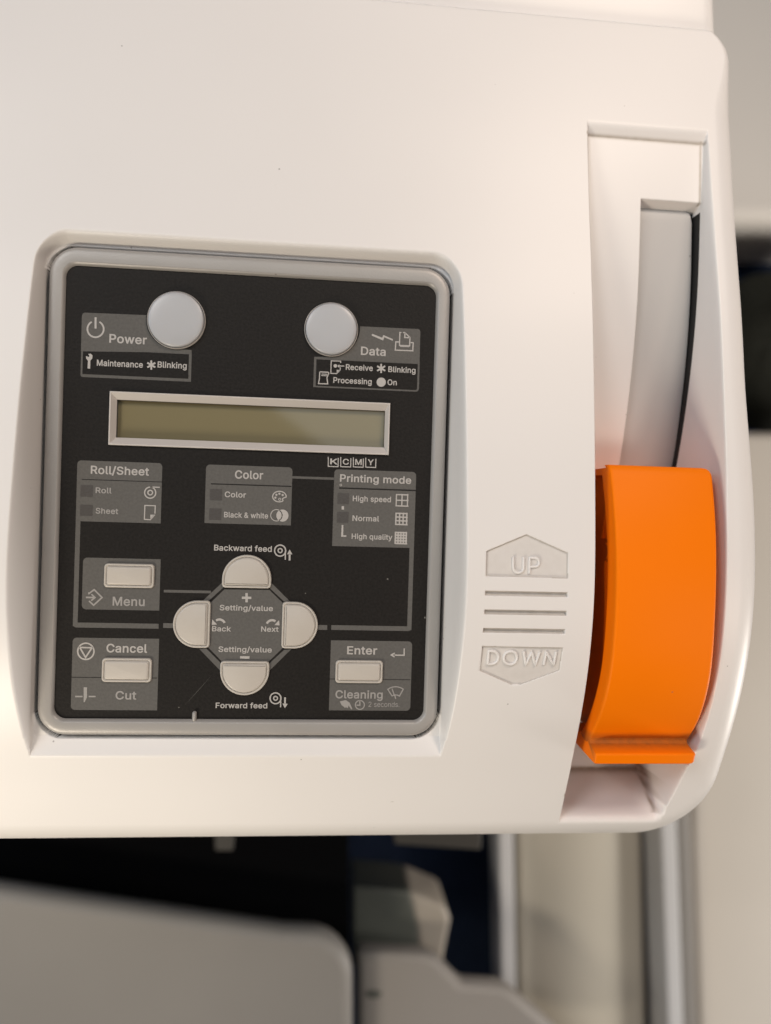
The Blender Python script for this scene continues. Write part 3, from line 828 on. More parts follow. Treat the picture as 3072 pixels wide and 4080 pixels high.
def asterisk(ms, zone, cx_, cy_, r):
    for k_ in range(3):
        a = math.radians(90 + 60 * k_)
        dx, dy = math.cos(a) * r, math.sin(a) * r
        stroke(ms, zone, [(cx_ - dx, cy_ - dy), (cx_ + dx, cy_ + dy)], 13, z=Z3 + 0.002 * k_)


# --- Power field
b = Mesh()
lc = (1013, 692)
arc = [(lc[0] + 213 * math.cos(math.radians(a)), lc[1] + 213 * math.sin(math.radians(a))) for a in (189, 180, 170, 160, 150, 140, 130, 122, 114, 106, 99)]
shape(b, 1, [(320, 925), (327, 665), (333, 648), (347, 640)] + arc + [(1136, 917), (1136, 937)], M_PATCH, Z2 - 0.006)
px0, px1 = Q(1, 322, 900)[0], Q(1, 1135, 1000)[0]
py0, py1 = Q(1, 700, 1131)[1], Q(1, 700, 912)[1]
b.poly(rrect(px0, px1, py0, py1, 0, 5, (0.6, 0, 0, 0)), Z1 - 0.01, M_PATCH)
b.poly([(px0 + 0.45, py0 + 0.75), (px1 - 0.7, py0 + 0.75), (px1 - 0.7, py1 - 0.55), (px0 + 0.45, py1 - 0.55)], Z2 - 0.01, M_BLACK)
word(b, 1, 'Power', 529, 806, 862, 64)
ring(b, 1, 428, 762, 60, 12, a0=118, a1=422)
stroke(b, 1, [(428, 675), (428, 758)], 14)
word(b, 1, 'Maintenance', 437, 777, 1032, 45)
asterisk(b, 1, 839, 1027, 34)
word(b, 1, 'Blinking', 885, 1100, 1045, 45)
shape(b, 1, [(369, 1052), (372, 995), (358, 978), (358, 960), (376, 968), (384, 962), (374, 945), (392, 943), (405, 955), (404, 978), (390, 994), (388, 1054)])
b.build('printed_label', panel, label='grey printed field reading Power, Maintenance, Blinking')

# --- Data field
b = Mesh()
lc2 = (590, 752)
arc = [(lc2[0] + 214 * math.cos(math.radians(a)), lc2[1] + 214 * math.sin(math.radians(a))) for a in (88, 78, 68, 58, 48, 38, 28, 18, 8, -2)]
shape(b, 2, [(466, 985), (467, 966)] + arc + [(804, 741), (1232, 761), (1244, 768), (1249, 780), (1243, 1018)], M_PATCH, Z1)
rect(b, 2, 466, 967, 1238, 1224, rs=(0, 0.9, 0, 0), z=Z1 - 0.01)
rect(b, 2, 483, 984, 1224, 1212, M_BLACK, z=Z2 - 0.01, rs=(0, 0.5, 0, 0))
shape(b, 2, [(640, 967), (1243, 995), (1243, 1016), (640, 988)], M_PATCH, Z2)
word(b, 2, 'Data', 810, 993, 952, 63)
shape(b, 2, [(893, 796), (968, 826), (976, 806), (1047, 836), (1045, 848), (983, 822), (975, 846), (890, 810)])
stroke(b, 2, [(1120, 788), (1098, 787), (1095, 882), (1170, 886), (1172, 824), (1135, 788), (1110, 787)], 9)
stroke(b, 2, [(1136, 790), (1134, 824), (1172, 826)], 9)
stroke(b, 2, [(1092, 857), (1068, 856), (1064, 917), (1193, 922), (1196, 862), (1178, 861)], 9)
stroke(b, 2, [(1100, 889), (1166, 892)], 7)
word(b, 2, 'Receive', 699, 899, 1062, 43)
asterisk(b, 2, 960, 1052, 34)
word(b, 2, 'Blinking', 1012, 1213, 1078, 43)
word(b, 2, 'Processing', 607, 890, 1158, 43)
disc(b, 2, 960, 1153, 34)
word(b, 2, 'On', 1006, 1075, 1174, 43)
stroke(b, 2, [(662, 1012), (661, 998), (592, 996), (589, 1088), (632, 1090), (657, 1064), (659, 1044)], 7)
shape(b, 2, [(632, 1062), (657, 1063), (632, 1088)])
disc(b, 2, 622, 1033, 13)
shape(b, 2, [(636, 1034), (652, 1022), (652, 1030), (688, 1031), (688, 1038), (652, 1038), (651, 1047)])
stroke(b, 2, [(508, 1077), (568, 1080), (574, 1086), (560, 1120), (566, 1166), (498, 1164), (505, 1125), (506, 1105), (508, 1077)], 8)
stroke(b, 2, [(520, 1093), (562, 1095)], 6)
stroke(b, 2, [(518, 1104), (560, 1106)], 6)
b.build('printed_label', panel, label='grey printed field reading Data, Receive, Processing, On')

# --- Roll/Sheet field with its line running down to the back key
b = Mesh()
def box_mm(ms, xa, xb, ya, yb, z, rs=(0, 0, 0, 0), mt=None):
    ms.poly(rrect(xa, xb, ya, yb, 0, 5, rs), z, mt or M_PATCH)


sx0, sx1 = Q(3, 287, 400)[0], Q(3, 914, 400)[0]
sy0, sy1, sy2 = Q(3, 290, 155)[1], Q(3, 290, 604)[1], Q(5, 600, 281)[1]
box_mm(b, sx0, sx1, sy1, sy0, Z1, (0, 0, 1.0, 1.0))
box_mm(b, sx0, sx0 + 1.17, sy2 + 0.3, sy1, Z1 - 0.01)
box_mm(b, sx0, Q(5, 985, 262)[0], sy2, sy2 + 1.28, Z1 - 0.014, (0.9, 0, 0, 0))
word(b, 3, 'Roll/Sheet', 392, 822, 255, 60)
rect(b, 3, 327, 294, 918, 318, M_LINE, Z2)
rect(b, 3, 327, 294, 600, 307, M_LINE, Z2 + 0.002)
word(b, 3, 'Roll', 428, 546, 397, 42, M_DIMTEXT)
word(b, 3, 'Sheet', 428, 595, 548, 42, M_DIMTEXT)
ring(b, 3, 831, 394, 41, 9)
ring(b, 3, 831, 394, 17, 9)
stroke(b, 3, [(831, 352), (902, 355)], 8)
stroke(b, 3, [(866, 549), (868, 491), (792, 488), (788, 591), (832, 593), (866, 556)], 8)
shape(b, 3, [(832, 556), (864, 556), (832, 590)])
b.build('printed_label', panel, label='grey printed field reading Roll/Sheet with a line down its left')

# --- Color field
b = Mesh()
rect(b, 3, 1243, 186, 294, 636, rs=(0, 0, 1.0, 1.0), zone1=4)
word(b, 3, 'Color', 1455, 90, 290, 62, x1zone=4)
rect(b, 3, 1278, 325, 298, 352, M_LINE, Z2, zone1=4)
word(b, 3, 'Color', 1380, 1537, 427, 42)
word(b, 3, 'Black & white', 1375, 127, 576, 41, x1zone=4)
pal = [(210 + 50 * math.cos(math.radians(a)), 423 - 39 * math.sin(math.radians(a))) for a in range(-5, 300, 12)]
pal += [(236, 452), (232, 440), (244, 432)]
stroke(b, 4, pal, 8, closed=True)
for (qx_, qy_) in ((188, 410), (210, 402), (234, 412), (180, 431)):
    disc(b, 4, qx_, qy_, 8)
ring(b, 4, 212, 443, 8, 5)
ring(b, 4, 188, 561, 42, 6)
disc(b, 4, 232, 563, 45)
rect(b, 4, 302, 272, 612, 300, z=Z1 - 0.01)
b.build('printed_label', panel, label='grey printed field reading Color, Black & white')

# --- Printing mode field with its line running down to the next key
b = Mesh()
sx0, sx1 = Q(4, 607, 500)[0], Q(4, 1211, 500)[0]
sy0, sy1, sy2 = Q(4, 900, 231)[1], Q(4, 900, 795)[1], Q(6, 900, 300)[1]
box_mm(b, sx0, sx1, sy1, sy0, Z1, (0, 0, 1.0, 1.0))
box_mm(b, sx1 - 1.17, sx1, sy2 + 0.3, sy1, Z1 - 0.01)
box_mm(b, Q(6, 592, 280)[0], sx1, sy2, sy2 + 1.25, Z1 - 0.014, (0, 0.9, 0, 0))
word(b, 4, 'Printing mode', 656, 1182, 313, 56)
ring(b, 4, 663, 338, 7, 4)
rect(b, 4, 650, 355, 1214, 383, M_LINE, Z2)
rect(b, 4, 669, 493, 686, 519, M_TEXT, Z3)
shape(b, 4, [(669, 632), (682, 632), (680, 708), (704, 709), (704, 720), (665, 719)])
word(b, 4, 'High speed', 750, 1032, 457, 42)
word(b, 4, 'Normal', 748, 945, 602, 42)
word(b, 4, 'High quality', 742, 1042, 735, 41)
for (gx0, gy0, gx1, gy1, nn, ww) in ((1074, 408, 1157, 491, 2, 9), (1071, 546, 1151, 628, 3, 10), (1067, 687, 1147, 768, 4, 11)):
    for k_ in range(nn + 1):
        t_ = k_ / nn
        xx_, yy_ = gx0 + (gx1 - gx0) * t_, gy0 + (gy1 - gy0) * t_
        stroke(b, 4, [(xx_ - 1, gy0 - 4), (xx_ - 4, gy1 + 4)], ww, z=Z3 + 0.004)
        stroke(b, 4, [(gx0 - 4, yy_), (gx1 + 4, yy_ + 3)], ww)
b.build('printed_label', panel, label='grey printed field reading Printing mode, High speed, Normal, High quality')

# --- ink colour boxes under the display
b = Mesh()
for ch, xa, xb, ta, tb, yo in (('K', 567, 645, 584, 640, 0), ('C', 659, 738, 676, 722, 2), ('M', 752, 830, 768, 816, 4), ('Y', 843, 922, 860, 905, 6)):
    stroke(b, 4, [(xa + 3, 130 + yo), (xa + 3, 200 + yo), (xb - 3, 203 + yo), (xb - 1, 138 + yo)], 7)
    word(b, 4, ch, ta, tb, 185 + yo, 44)
b.build('printed_legend', panel, label='four small printed boxes with the letters K C M Y')

# --- Menu field
b = Mesh()
rect(b, 3, 336, 872, 897, 1264, rs=(1.1, 0, 0, 1.1))
word(b, 3, 'Menu', 553, 790, 1227, 66, M_DIMTEXT)
stroke(b, 3, [(376, 1130), (418, 1108), (476, 1167), (414, 1226), (372, 1192)][0:1] + [(380, 1138), (418, 1109), (476, 1167), (414, 1224), (380, 1192)], 11, M_DIMTEXT)
stroke(b, 3, [(357, 1166), (420, 1167)], 12, M_DIMTEXT)
stroke(b, 3, [(398, 1143), (424, 1167), (396, 1190)], 11, M_DIMTEXT, z=Z3 + 0.004)
b.build('printed_label', panel, label='grey printed field reading Menu')
b = Mesh()
rect(b, 7, 110, 520, 500, 550, z=Z1 - 0.01)

# --- Cancel / Cut field
b2 = Mesh()
rect(b2, 5, 352, 352, 974, 889, rs=(1.0, 0, 0, 1.0))
rect(b2, 5, 345, 642, 974, 653, M_LINE, Z2)
word(b2, 5, 'Cancel', 600, 901, 461, 64)
ring(b2, 5, 449, 453, 60, 11)
stroke(b2, 5, [(404, 424), (494, 427), (447, 498)], 11, closed=True)
word(b2, 5, 'Cut', 667, 821, 808, 62, M_DIMTEXT)
stroke(b2, 5, [(371, 786), (425, 786)], 11, M_DIMTEXT)
stroke(b2, 5, [(470, 786), (521, 786)], 11, M_DIMTEXT)
shape(b2, 5, [(433, 718), (458, 718), (458, 792), (440, 828), (433, 828)], M_DIMTEXT)
b2.build('printed_label', panel, label='grey printed field reading Cancel above and Cut below')

# --- Enter / Cleaning field
b2 = Mesh()
rect(b2, 6, 590, 372, 1174, 892, rs=(0, 1.1, 1.1, 0))
rect(b2, 6, 581, 655, 1174, 665, M_LINE, Z2)
word(b2, 6, 'Enter', 708, 930, 475, 62)
stroke(b2, 6, [(1130, 432), (1129, 482), (1050, 481)], 10)
shape(b2, 6, [(1025, 480), (1060, 461), (1059, 500)])
word(b2, 6, 'Cleaning', 622, 971, 800, 62, M_DIMTEXT)
word(b2, 6, '2 seconds.', 866, 1094, 862, 38, M_DIMTEXT, bold=0.0)
ring(b2, 6, 803, 848, 33, 8, M_DIMTEXT)
stroke(b2, 6, [(803, 815), (803, 850), (778, 850)], 9, M_DIMTEXT)
shape(b2, 6, [(655, 822), (700, 812), (728, 832), (747, 876), (740, 882), (718, 852), (716, 872), (700, 866), (692, 870), (680, 858), (668, 850)], M_DIMTEXT)
fan = [(1067 + 95 * math.cos(math.radians(a)), 806 - 92 * math.sin(math.radians(a))) for a in (128, 116, 104, 92, 80, 68, 54)]
fan += [(1067 + 40 * math.cos(math.radians(a)), 806 - 32 * math.sin(math.radians(a))) for a in (46, 70, 92, 112, 132)]
stroke(b2, 6, fan, 8, M_DIMTEXT, closed=True)
stroke(b2, 6, [(1040, 728), (1056, 775)], 8, M_DIMTEXT, z=Z3 + 0.004)
stroke(b2, 6, [(1060, 778), (1067, 803)], 9, M_DIMTEXT, z=Z3 + 0.004)
b2.build('printed_label', panel, label='grey printed field reading Enter above and Cleaning below')

# --- key pad field
shape(b, 7, [(490, 635), (612, 517), (985, 521), (1100, 632), (1095, 1005), (978, 1118), (590, 1113), (478, 998)], M_PATCH, Z1)
for q4 in ([(595, 460), (603, 502), (483, 612), (437, 607)], [(1000, 460), (1152, 612), (1110, 620), (992, 510)],
           [(402, 1008), (463, 1008), (577, 1122), (577, 1190)], [(1108, 1018), (1168, 1013), (980, 1197), (980, 1137)]):
    shape(b, 7, q4, M_PATCH, Z1)
rect(b, 7, 105, 797, 200, 838, z=Z1 - 0.01)
rect(b, 7, 1370, 812, 1465, 853, z=Z1 - 0.01)
stroke(b, 7, [(797, 547), (797, 624)], 20)
stroke(b, 7, [(758, 586), (836, 587)], 20, z=Z3 + 0.004)
word(b, 7, 'Setting/value', 573, 1016, 690, 46)
word(b, 7, 'Setting/value', 563, 1006, 1035, 46)
stroke(b, 7, [(743, 1080), (821, 1082)], 21)
word(b, 7, 'Back', 510, 668, 864, 44)
word(b, 7, 'Next', 917, 1062, 867, 44)
ring(b, 7, 572, 812, 46, 19, a0=22, a1=128)
shape(b, 7, [(512, 766), (508, 812), (552, 808)])
ring(b, 7, 1008, 818, 46, 19, a0=52, a1=158)
shape(b, 7, [(1066, 772), (1070, 816), (1028, 812)])
b.build('printed_label', panel, label='grey octagonal printed field reading Setting/value, Back and Next')

b = Mesh()
word(b, 7, 'Backward feed', 527, 1006, 194, 49)
ring(b, 7, 1075, 195, 46, 11)
ring(b, 7, 1075, 195, 17, 10)
stroke(b, 7, [(1119, 195), (1118, 270)], 10, z=Z3 + 0.004)
stroke(b, 7, [(1154, 222), (1153, 277)], 15)
shape(b, 7, [(1133, 226), (1154, 186), (1176, 226)])
b.build('printed_legend', panel, label='printed words Backward feed with roll and up arrow')
b = Mesh()
word(b, 7, 'Forward feed', 540, 968, 1501, 46)
ring(b, 7, 1037, 1420, 45, 11)
ring(b, 7, 1037, 1420, 16, 10)
stroke(b, 7, [(1080, 1420), (1079, 1495)], 10, z=Z3 + 0.004)
stroke(b, 7, [(1116, 1412), (1115, 1466)], 15)
shape(b, 7, [(1094, 1463), (1115, 1503), (1138, 1465)])
b.build('printed_legend', panel, label='printed words Forward feed with roll and down arrow')

# --- indicator windows
for zn, xa, ya, xb, yb in ((3, 318, 338, 407, 425), (3, 315, 483, 404, 566), (3, 1272, 367, 1358, 452), (3, 1267, 510, 1353, 596),
                           (4, 640, 397, 721, 478), (4, 636, 535, 717, 617)):
    b = Mesh()
    rect(b, zn, xa, ya, xb, yb, M_LED, Z2 + 0.01)
    b.build('indicator_window', panel)

# --- keys
KEY_PROFILE = [(0.0, -0.1), (0.04, 0.45), (0.16, 0.66), (0.36, 0.70), (0.52, 0.58), (0.60, 0.36), (0.68, 0.36), (0.76, 0.70), (0.90, 0.90), (1.2, 1.0)]


def key(outline, label):
    b_ = Mesh()
    b_.rings([lift(outline(d_) if callable(outline) else inset(outline, d_), z_) for d_, z_ in KEY_PROFILE], M_KEY)
    return b_.build('button', panel, smooth=True, label=label)


def key_rect(zone, x0, y0, x1, y1, label):
    a, e = Q(zone, x0, y0, 0.6), Q(zone, x1, y1, 0.6)
    key(lambda q: rrect(a[0] + q, e[0] - q, e[1] + q, a[1] - q, max(0.95 - q * 0.55, 0.2), 6), label)


key_rect(3, 490, 915, 857, 1101, 'small rectangular beige Menu key')
key_rect(5, 566, 503, 930, 685, 'small rectangular beige Cancel key')
key_rect(6, 625, 520, 970, 692, 'small rectangular beige Enter key')


def dome(x0, x1, y0, y1, side):
    """half-round outline, flat on one side (ccw)"""
    if side in 'ud':
        w, h = (x1 - x0) / 2, y1 - y0
        pts = [(x1 - 0.9, 0), (x1 - 0.25, 0.25), (x1, 0.9)]
        cxx = (x0 + x1) / 2
        n = 26
        arc_ = [(cxx + w * math.cos(math.pi * i / n), (h - w) + w * math.sin(math.pi * i / n)) for i in range(n + 1)]
        loc = [(x0, 0.9), (x0 + 0.25, 0.25), (x0 + 0.9, 0)] + [(x1 - 0.9, 0), (x1 - 0.25, 0.25), (x1, 0.9)]
        up = loc + [p for p in arc_ if p[1] > 0.95]
        if side == 'u':
            return [(p[0], y0 + p[1]) for p in up]
        return [(p[0], y1 - p[1]) for p in up][::-1]
    base_ = dome(y0, y1, x0, x1, 'u')       # (along y, height)
    if side == 'r':
        return [(p[1], p[0]) for p in base_][::-1]
    return [(x0 + x1 - p[1], p[0]) for p in base_]


def key_dome(x0, y0, x1, y1, side, label):
    a, e = Q(7, x0, y0, 0.6), Q(7, x1, y1, 0.6)
    o_ = dome(a[0], e[0], e[1], a[1], side)
    A = sum(o_[i - 1][0] * o_[i][1] - o_[i][0] * o_[i - 1][1] for i in range(len(o_)))
    key(o_ if A > 0 else o_[::-1], label)


key_dome(597, 226, 1000, 512, 'u', 'half-round beige key above the plus sign')
key_dome(577, 1112, 979, 1400, 'd', 'half-round beige key below the minus sign')
key_dome(189, 607, 488, 1006, 'l', 'half-round beige Back key')
key_dome(1094, 620, 1383, 1013, 'r', 'half-round beige Next key')

# --- round lamps
for zn, cxp, cyp, rp, lb in ((1, 1018, 688, 199, 'round milky Power lamp'), (2, 593, 757, 189, 'round milky Data lamp')):
    c = Q(zn, cxp, cyp, 1.5)
    r = rp / 1.8511 / 15.2
    b = Mesh()
    cir = lambda q, z_: [(c[0] + q * math.cos(2 * math.pi * i / 64), c[1] + q * math.sin(2 * math.pi * i / 64), z_) for i in range(64)]
    b.rings([cir(r + 0.42, 0.03), cir(r + 0.36, 0.10), cir(r + 0.12, 0.10)], M_DARK, cap_last=False)
    b.rings([cir(r + 0.30, -0.1), cir(r + 0.30, 0.55), cir(r + 0.22, 0.72), cir(r + 0.10, 0.66), cir(r + 0.07, 0.1)], M_FRAME, cap_last=False)
    b.rings([cir(r - 0.05, -0.1), cir(r - 0.05, 1.0), cir(r - 0.12, 1.25), cir(r - 0.28, 1.42), cir(r - 0.5, 1.52), cir(r - 1.2, 1.66), cir(r * 0.6, 1.78), cir(r * 0.3, 1.86)], M_LAMP)
    b.build('indicator_lamp', panel, smooth=50, label=lb)

# --- display
a, e = Q(0, 437, 1558, 0.6), Q(0, 1549, 1813, 0.6)
DX0, DX1, DY0, DY1 = a[0], e[0], e[1], a[1]
a, e = Q(0, 466, 1592, -0.6), Q(0, 1530, 1783, -0.6)
IX0, IX1, IY0, IY1 = a[0], e[0], e[1], a[1]
b = Mesh()
R4 = lambda x0, x1, y0, y1, z_: [(x0, y0, z_), (x1, y0, z_), (x1, y1, z_), (x0, y1, z_)]
b.rings([R4(DX0, DX1, DY0, DY1, -0.1), R4(DX0, DX1, DY0, DY1, 0.6), R4(DX0 + .12, DX1 - .12, DY0 + .12, DY1 - .12, 0.72),
         R4(DX0 + .35, DX1 - .35, DY0 + .35, DY1 - .35, 0.70), R4(IX0, IX1, IY0, IY1, -0.75)], M_FRAME, cap_last=False)
b.rings([R4(IX0, IX1, IY0, IY1, -0.75), R4(IX0, IX1, IY0, IY1, -2.2)], M_LED, cap_last=False)  # dark inner wall: shadow along the display edge put into the colour
frame = b.build('display_frame', panel)
b = Mesh()
b.poly([(IX0 - .1, IY0 - .1), (IX1 + .1, IY0 - .1), (IX1 + .1, IY1 + .1), (IX0 - .1, IY1 + .1)], -2.1, M_LCD)
b.build('display_screen', panel)

# the film has an opening for the display: rebuild it as strips round the window
fp = [o_ for o_ in panel.children if o_.name.startswith('faceplate')][0]
b = Mesh()
outl = rrect(-47.6, 47.6, -57.8, 57.8, 3.0, 12)
ccx, ccy = (DX0 + DX1) / 2, (DY0 + DY1) / 2
n = len(outl)
vin = []
hx0, hx1, hy0, hy1 = DX0 + 0.05, DX1 - 0.05, DY0 + 0.05, DY1 - 0.05
b.poly([p for p in outl if p[1] > 40] + [(-47.6, hy1), (47.6, hy1)], 0.0, M_BLACK)
b.poly([(-47.6, hy0), (hx0, hy0), (hx0, hy1), (-47.6, hy1)], 0.0, M_BLACK)
b.poly([(hx1, hy0), (47.6, hy0), (47.6, hy1), (hx1, hy1)], 0.0, M_BLACK)
b.poly([p for p in outl if p[1] < -40] + [(47.6, hy0), (-47.6, hy0)], 0.0, M_BLACK)
b.poly([sa, (sa + sb) / 2 + sn, sb, (sa + sb) / 2 - sn], 0.04, M_PATCH)
old = fp.data
tmp = b.build('faceplate_film', panel)
fp.data = tmp.data
bpy.data.objects.remove(tmp)
bpy.data.meshes.remove(old)
fp.data.name = 'faceplate'

# ------------------------------------------------------------------ raised letters in the arrow fields
def tube_path(ms, pts, r, mt, closed=False):
    """flattened half-round bead along points (x, y) lying on the housing"""
    P = np.array(pts, float)
    n = len(P)
    rg = []
    for i in range(n):
        a = P[i - 1] if (i > 0 or closed) else P[i]
        c = P[(i + 1) % n] if (i < n - 1 or closed) else P[i]
        t = (c - a) / max(np.linalg.norm(c - a), 1e-9)
        nr = np.array([-t[1], t[0]])
        zb = float(shell_z(P[i][1])) - 0.58
        sec = []
        for k_ in range(7):
            an = math.pi * k_ / 6
            off = nr * (r * math.cos(an))
            sec.append((P[i][0] + off[0], P[i][1] + off[1], zb + 0.55 * math.sin(an) ** 0.6 - (0.1 if k_ in (0, 6) else 0)))
        rg.append(sec)
    if closed:
        rg.append(rg[0])
    ms.rings(rg, mt, cap_last=not closed, cap_first=not closed, closed=False)


def arc8(cx_, cy_, rx, ry, a0, a1, n=14):
    return [(cx_ + rx * math.cos(math.radians(a0 + (a1 - a0) * i / n)), cy_ - ry * math.sin(math.radians(a0 + (a1 - a0) * i / n))) for i in range(n + 1)]


def letter(ms, pts, closed=False):
    dense = []
    for i in range(len(pts) - (0 if closed else 1)):
        p, q = np.array(pts[i]), np.array(pts[(i + 1) % len(pts)])
        mseg = max(1, int(np.linalg.norm(q - p) / 25))
        for k_ in range(mseg):
            dense.append(p + (q - p) * k_ / mseg)
    if not closed:
        dense.append(np.array(pts[-1]))
    tube_path(ms, [Q(8, p[0], p[1], ZL) for p in dense], 0.35, M_SHELL, closed)


b = Mesh()
letter(b, [(540, 468), (540, 590)] + arc8(597, 588, 56, 55, 180, 360) + [(655, 470)])
letter(b, [(716, 650), (722, 478), (780, 478)] + arc8(780, 528, 46, 48, 85, -85) + [(722, 578)])
b.build('embossed_lettering', housing, smooth=60, label='raised letters UP')
b = Mesh()
letter(b, [(283, 1672), (285, 1518), (325, 1518)] + arc8(325, 1594, 72, 74, 85, -85) + [(285, 1670)])
letter(b, arc8(530, 1598, 74, 76, 0, 345, 22), closed=True)
letter(b, [(675, 1520), (705, 1678), (765, 1530), (812, 1682), (855, 1528)])
letter(b, [(908, 1678), (925, 1530), (1018, 1682), (1035, 1528)])
b.build('embossed_lettering', housing, smooth=60, label='raised letters DOWN')

# ------------------------------------------------------------------ the orange lever and its guard
lever_z = spline([-66, -62, -57, -50, -43, -30, -17, 0, 11.5], [-2.2, 1.6, 6.0, 10.4, 13.2, 15.2, 15.4, 13.0, 9.6])
lever_l = spline([-66, -57, -30, -10, 11.5], [92.5, 92.7, 93.2, 93.1, 92.7])
lever_r = spline([-66, -57, -30, -10, 11.5], [121.0, 120.7, 119.9, 119.9, 120.6])
b = Mesh()
ys = [11.5, 11.25, 10.7, 9.8] + list(np.linspace(9, -62.5, 48)) + [-63.4]
TH = 2.4
rings = []
for i, y_ in enumerate(ys):
    zt = float(lever_z(y_))
    xl, xr = float(lever_l(y_)), float(lever_r(y_))
    e_ = {0: (1.1, 1.2), 1: (0.55, 0.45), 2: (0.2, 0.12), 3: (0.02, 0.0)}.get(i, (0, 0))
    zt -= e_[0]
    xr -= {0: 1.8, 1: 1.0, 2: 0.45, 3: 0.1}.get(i, 0)
    sec = []
    for (cx_, r_, a0) in ((xl, 0.8, 180), (xr, 1.1, 90)):
        for k_ in range(6):
            a = math.radians(a0 - 90 * k_ / 5)
            ox_ = cx_ + (r_ if cx_ == xl else -r_)
            sec.append((ox_ + r_ * math.cos(a), y_, zt - r_ + r_ * math.sin(a)))
    fl_ = 6.0 if 3 < i < len(ys) - 1 else TH + 0.1
    sec += [(xr, y_, zt - TH), (xl + 1.7, y_, zt - TH), (xl + 1.7, y_, zt - fl_), (xl, y_, zt - fl_)]
    rings.append(sec)
b.rings(rings, M_ORANGE, cap_last=True, cap_first=True)
# right side wall, end walls and the web inside
rr_ = []
for y_ in np.linspace(10.6, -62.5, 40):
    zt = float(lever_z(y_)) - TH + 0.3
    xr = float(lever_r(y_))
    rr_.append([(xr - 0.05, y_, zt), (xr - 0.3, y_, zt - 22), (xr - 2.2, y_, zt - 22), (xr - 2.0, y_, zt)])
b.rings(rr_, M_ORANGE, cap_last=True, cap_first=True)
ww_ = []
for y_ in np.linspace(10.2, -63.0, 40):
    zt = float(lever_z(y_)) - TH + 0.3
    zb = max(zt - 30, float(plate_z(np.array([y_]))[0]) + 0.4)
    ww_.append([(99.2, y_, zt), (99.2, y_, zb), (97.7, y_, zb), (97.7, y_, zt)])
b.rings(ww_, M_ORANGE, cap_last=True, cap_first=True)
# upper end wall
zt = float(lever_z(10.6)) - 1.3
b.box(92.75, 119.4, 9.0, 10.75, zt - 25, zt, M_ORANGE)
# thin ribs on the open side
for (ya, da, yb, db) in ((8.5, 3, -8, 12), (-9, 2, -13.5, 9), (-9, 9, -13.5, 2), (-14, 10, -61, 5)):
    n_ = 12
    rg = []
    for k_ in range(n_ + 1):
        y_ = ya + (yb - ya) * k_ / n_
        zr = float(lever_z(y_)) - TH - (da + (db - da) * k_ / n_)
        rg.append([(94.9, y_, zr), (98.0, y_, zr), (98.0, y_, zr - 1.1), (94.9, y_, zr - 1.1)])
    b.rings(rg[::-1], M_ORANGE, cap_last=True, cap_first=True)
lever = b.build('release_lever', printer, smooth=40, grime=lambda x_, y_, z_: 0.75 * max(0.0, min(1.0, (-59.6 - y_) / 2.2)), label='bright orange curved lever handle in its slot')  # dust at the lip junction, with shade of the chamfer painted in

# finger lip at the lower end
b = Mesh()
xl, xr = 92.7, 120.25
prof = [(-60.6, 2.0), (-62.4, 1.7), (-63.2, 2.0), (-64.5, 6.3), (-64.75, 6.55), (-65.0, 6.6), (-67.25, 5.9), (-67.55, 5.55), (-66.0, -16.0), (-62.6, -16.0), (-62.0, -1.5)]
rr_ = []
for (x_, s_) in ((xl, 0.55), (xl + 0.25, 0.2), (xl + 0.8, 0), (xr - 1.4, 0), (xr - 0.5, 0.35), (xr, 1.0)):
    my, mz = -65.0, 0.0
    rr_.append([(x_, my + (p[0] - my) * (1 - s_ * 0.12), p[1] - s_ * 0.5 * (1 if p[1] > 0 else 0)) for p in prof])
b.rings(rr_, M_ORANGE, cap_last=True, cap_first=True)
b.build('finger_lip', lever, smooth=22, grime=lambda x_, y_, z_: 0.8 if (-63.6 < y_ < -60 and z_ > 0) else 0.0)  # dust line plus painted shade on the chamfer

b = Mesh()
rr_ = []
for y_ in [85.6, 85.4, 84.8] + list(np.linspace(84, -14, 50)):
    zt = float(plate_z(np.array([y_]))[0]) - 3.0
    if y_ > 84.5:
        zt -= (y_ - 84.5) * 0.6
    xr = 121.55 + min(1.0, max(0.0, (84 - y_) / 66.0)) * 0.95 - max(0, y_ - 83.2) * 0.5
    rr_.append([(105.25, y_, zt), (xr - 1.2, y_, zt), (xr - 0.35, y_, zt - 0.18), (xr, y_, zt - 0.7), (xr, y_, zt - 2.2), (105.25, y_, zt - 2.2)])
b.rings([r_ for r_ in rr_], M_GUARD, cap_last=True, cap_first=True)
b.build('lever_guard', lever, smooth=40, label='grey curved guard plate behind the orange handle')

# ------------------------------------------------------------------ what lies below and beyond
M_NAVY = mat('navy_carpet', (0.026, 0.040, 0.082), 0.95, 0.1, bump=0.4, bscale=500, vary=0.5, vscale=40, bdist=0.002)
M_STAND = mat('stand_white_plastic', (0.265, 0.25, 0.235), 0.5, vary=0.10, vscale=15)
M_BRACKET = mat('bracket_plastic', (0.30, 0.28, 0.262), 0.5, vary=0.10, vscale=15)
M_BEAM = mat('stand_beam_metal', (0.60, 0.56, 0.48), 0.42, metal=0.1)
M_BLK = mat('black_plastic', (0.0025, 0.0025, 0.003), 0.9, 0.05)
M_GREEN = mat('grey_green_plastic', (0.10, 0.108, 0.095), 0.5, vary=0.3, vscale=25)
M_TAN = mat('warm_grey_plastic', (0.40, 0.36, 0.31), 0.5, vary=0.2, vscale=25)
M_PALE = mat('pale_cabinet_paint', (0.58, 0.54, 0.49), 0.5, 0.3, vary=0.12, vscale=6)
M_BOX = mat('pale_box_card', (0.80, 0.75, 0.69), 0.6, 0.2, vary=0.06, vscale=6)
M_BAG = mat('dark_green_fabric', (0.03, 0.031, 0.024), 0.9, 0.2, bump=0.6, bscale=60, vary=0.6, vscale=18, bdist=0.01)
M_STEEL = mat('cool_grey_metal', (0.58, 0.58, 0.59), 0.5)
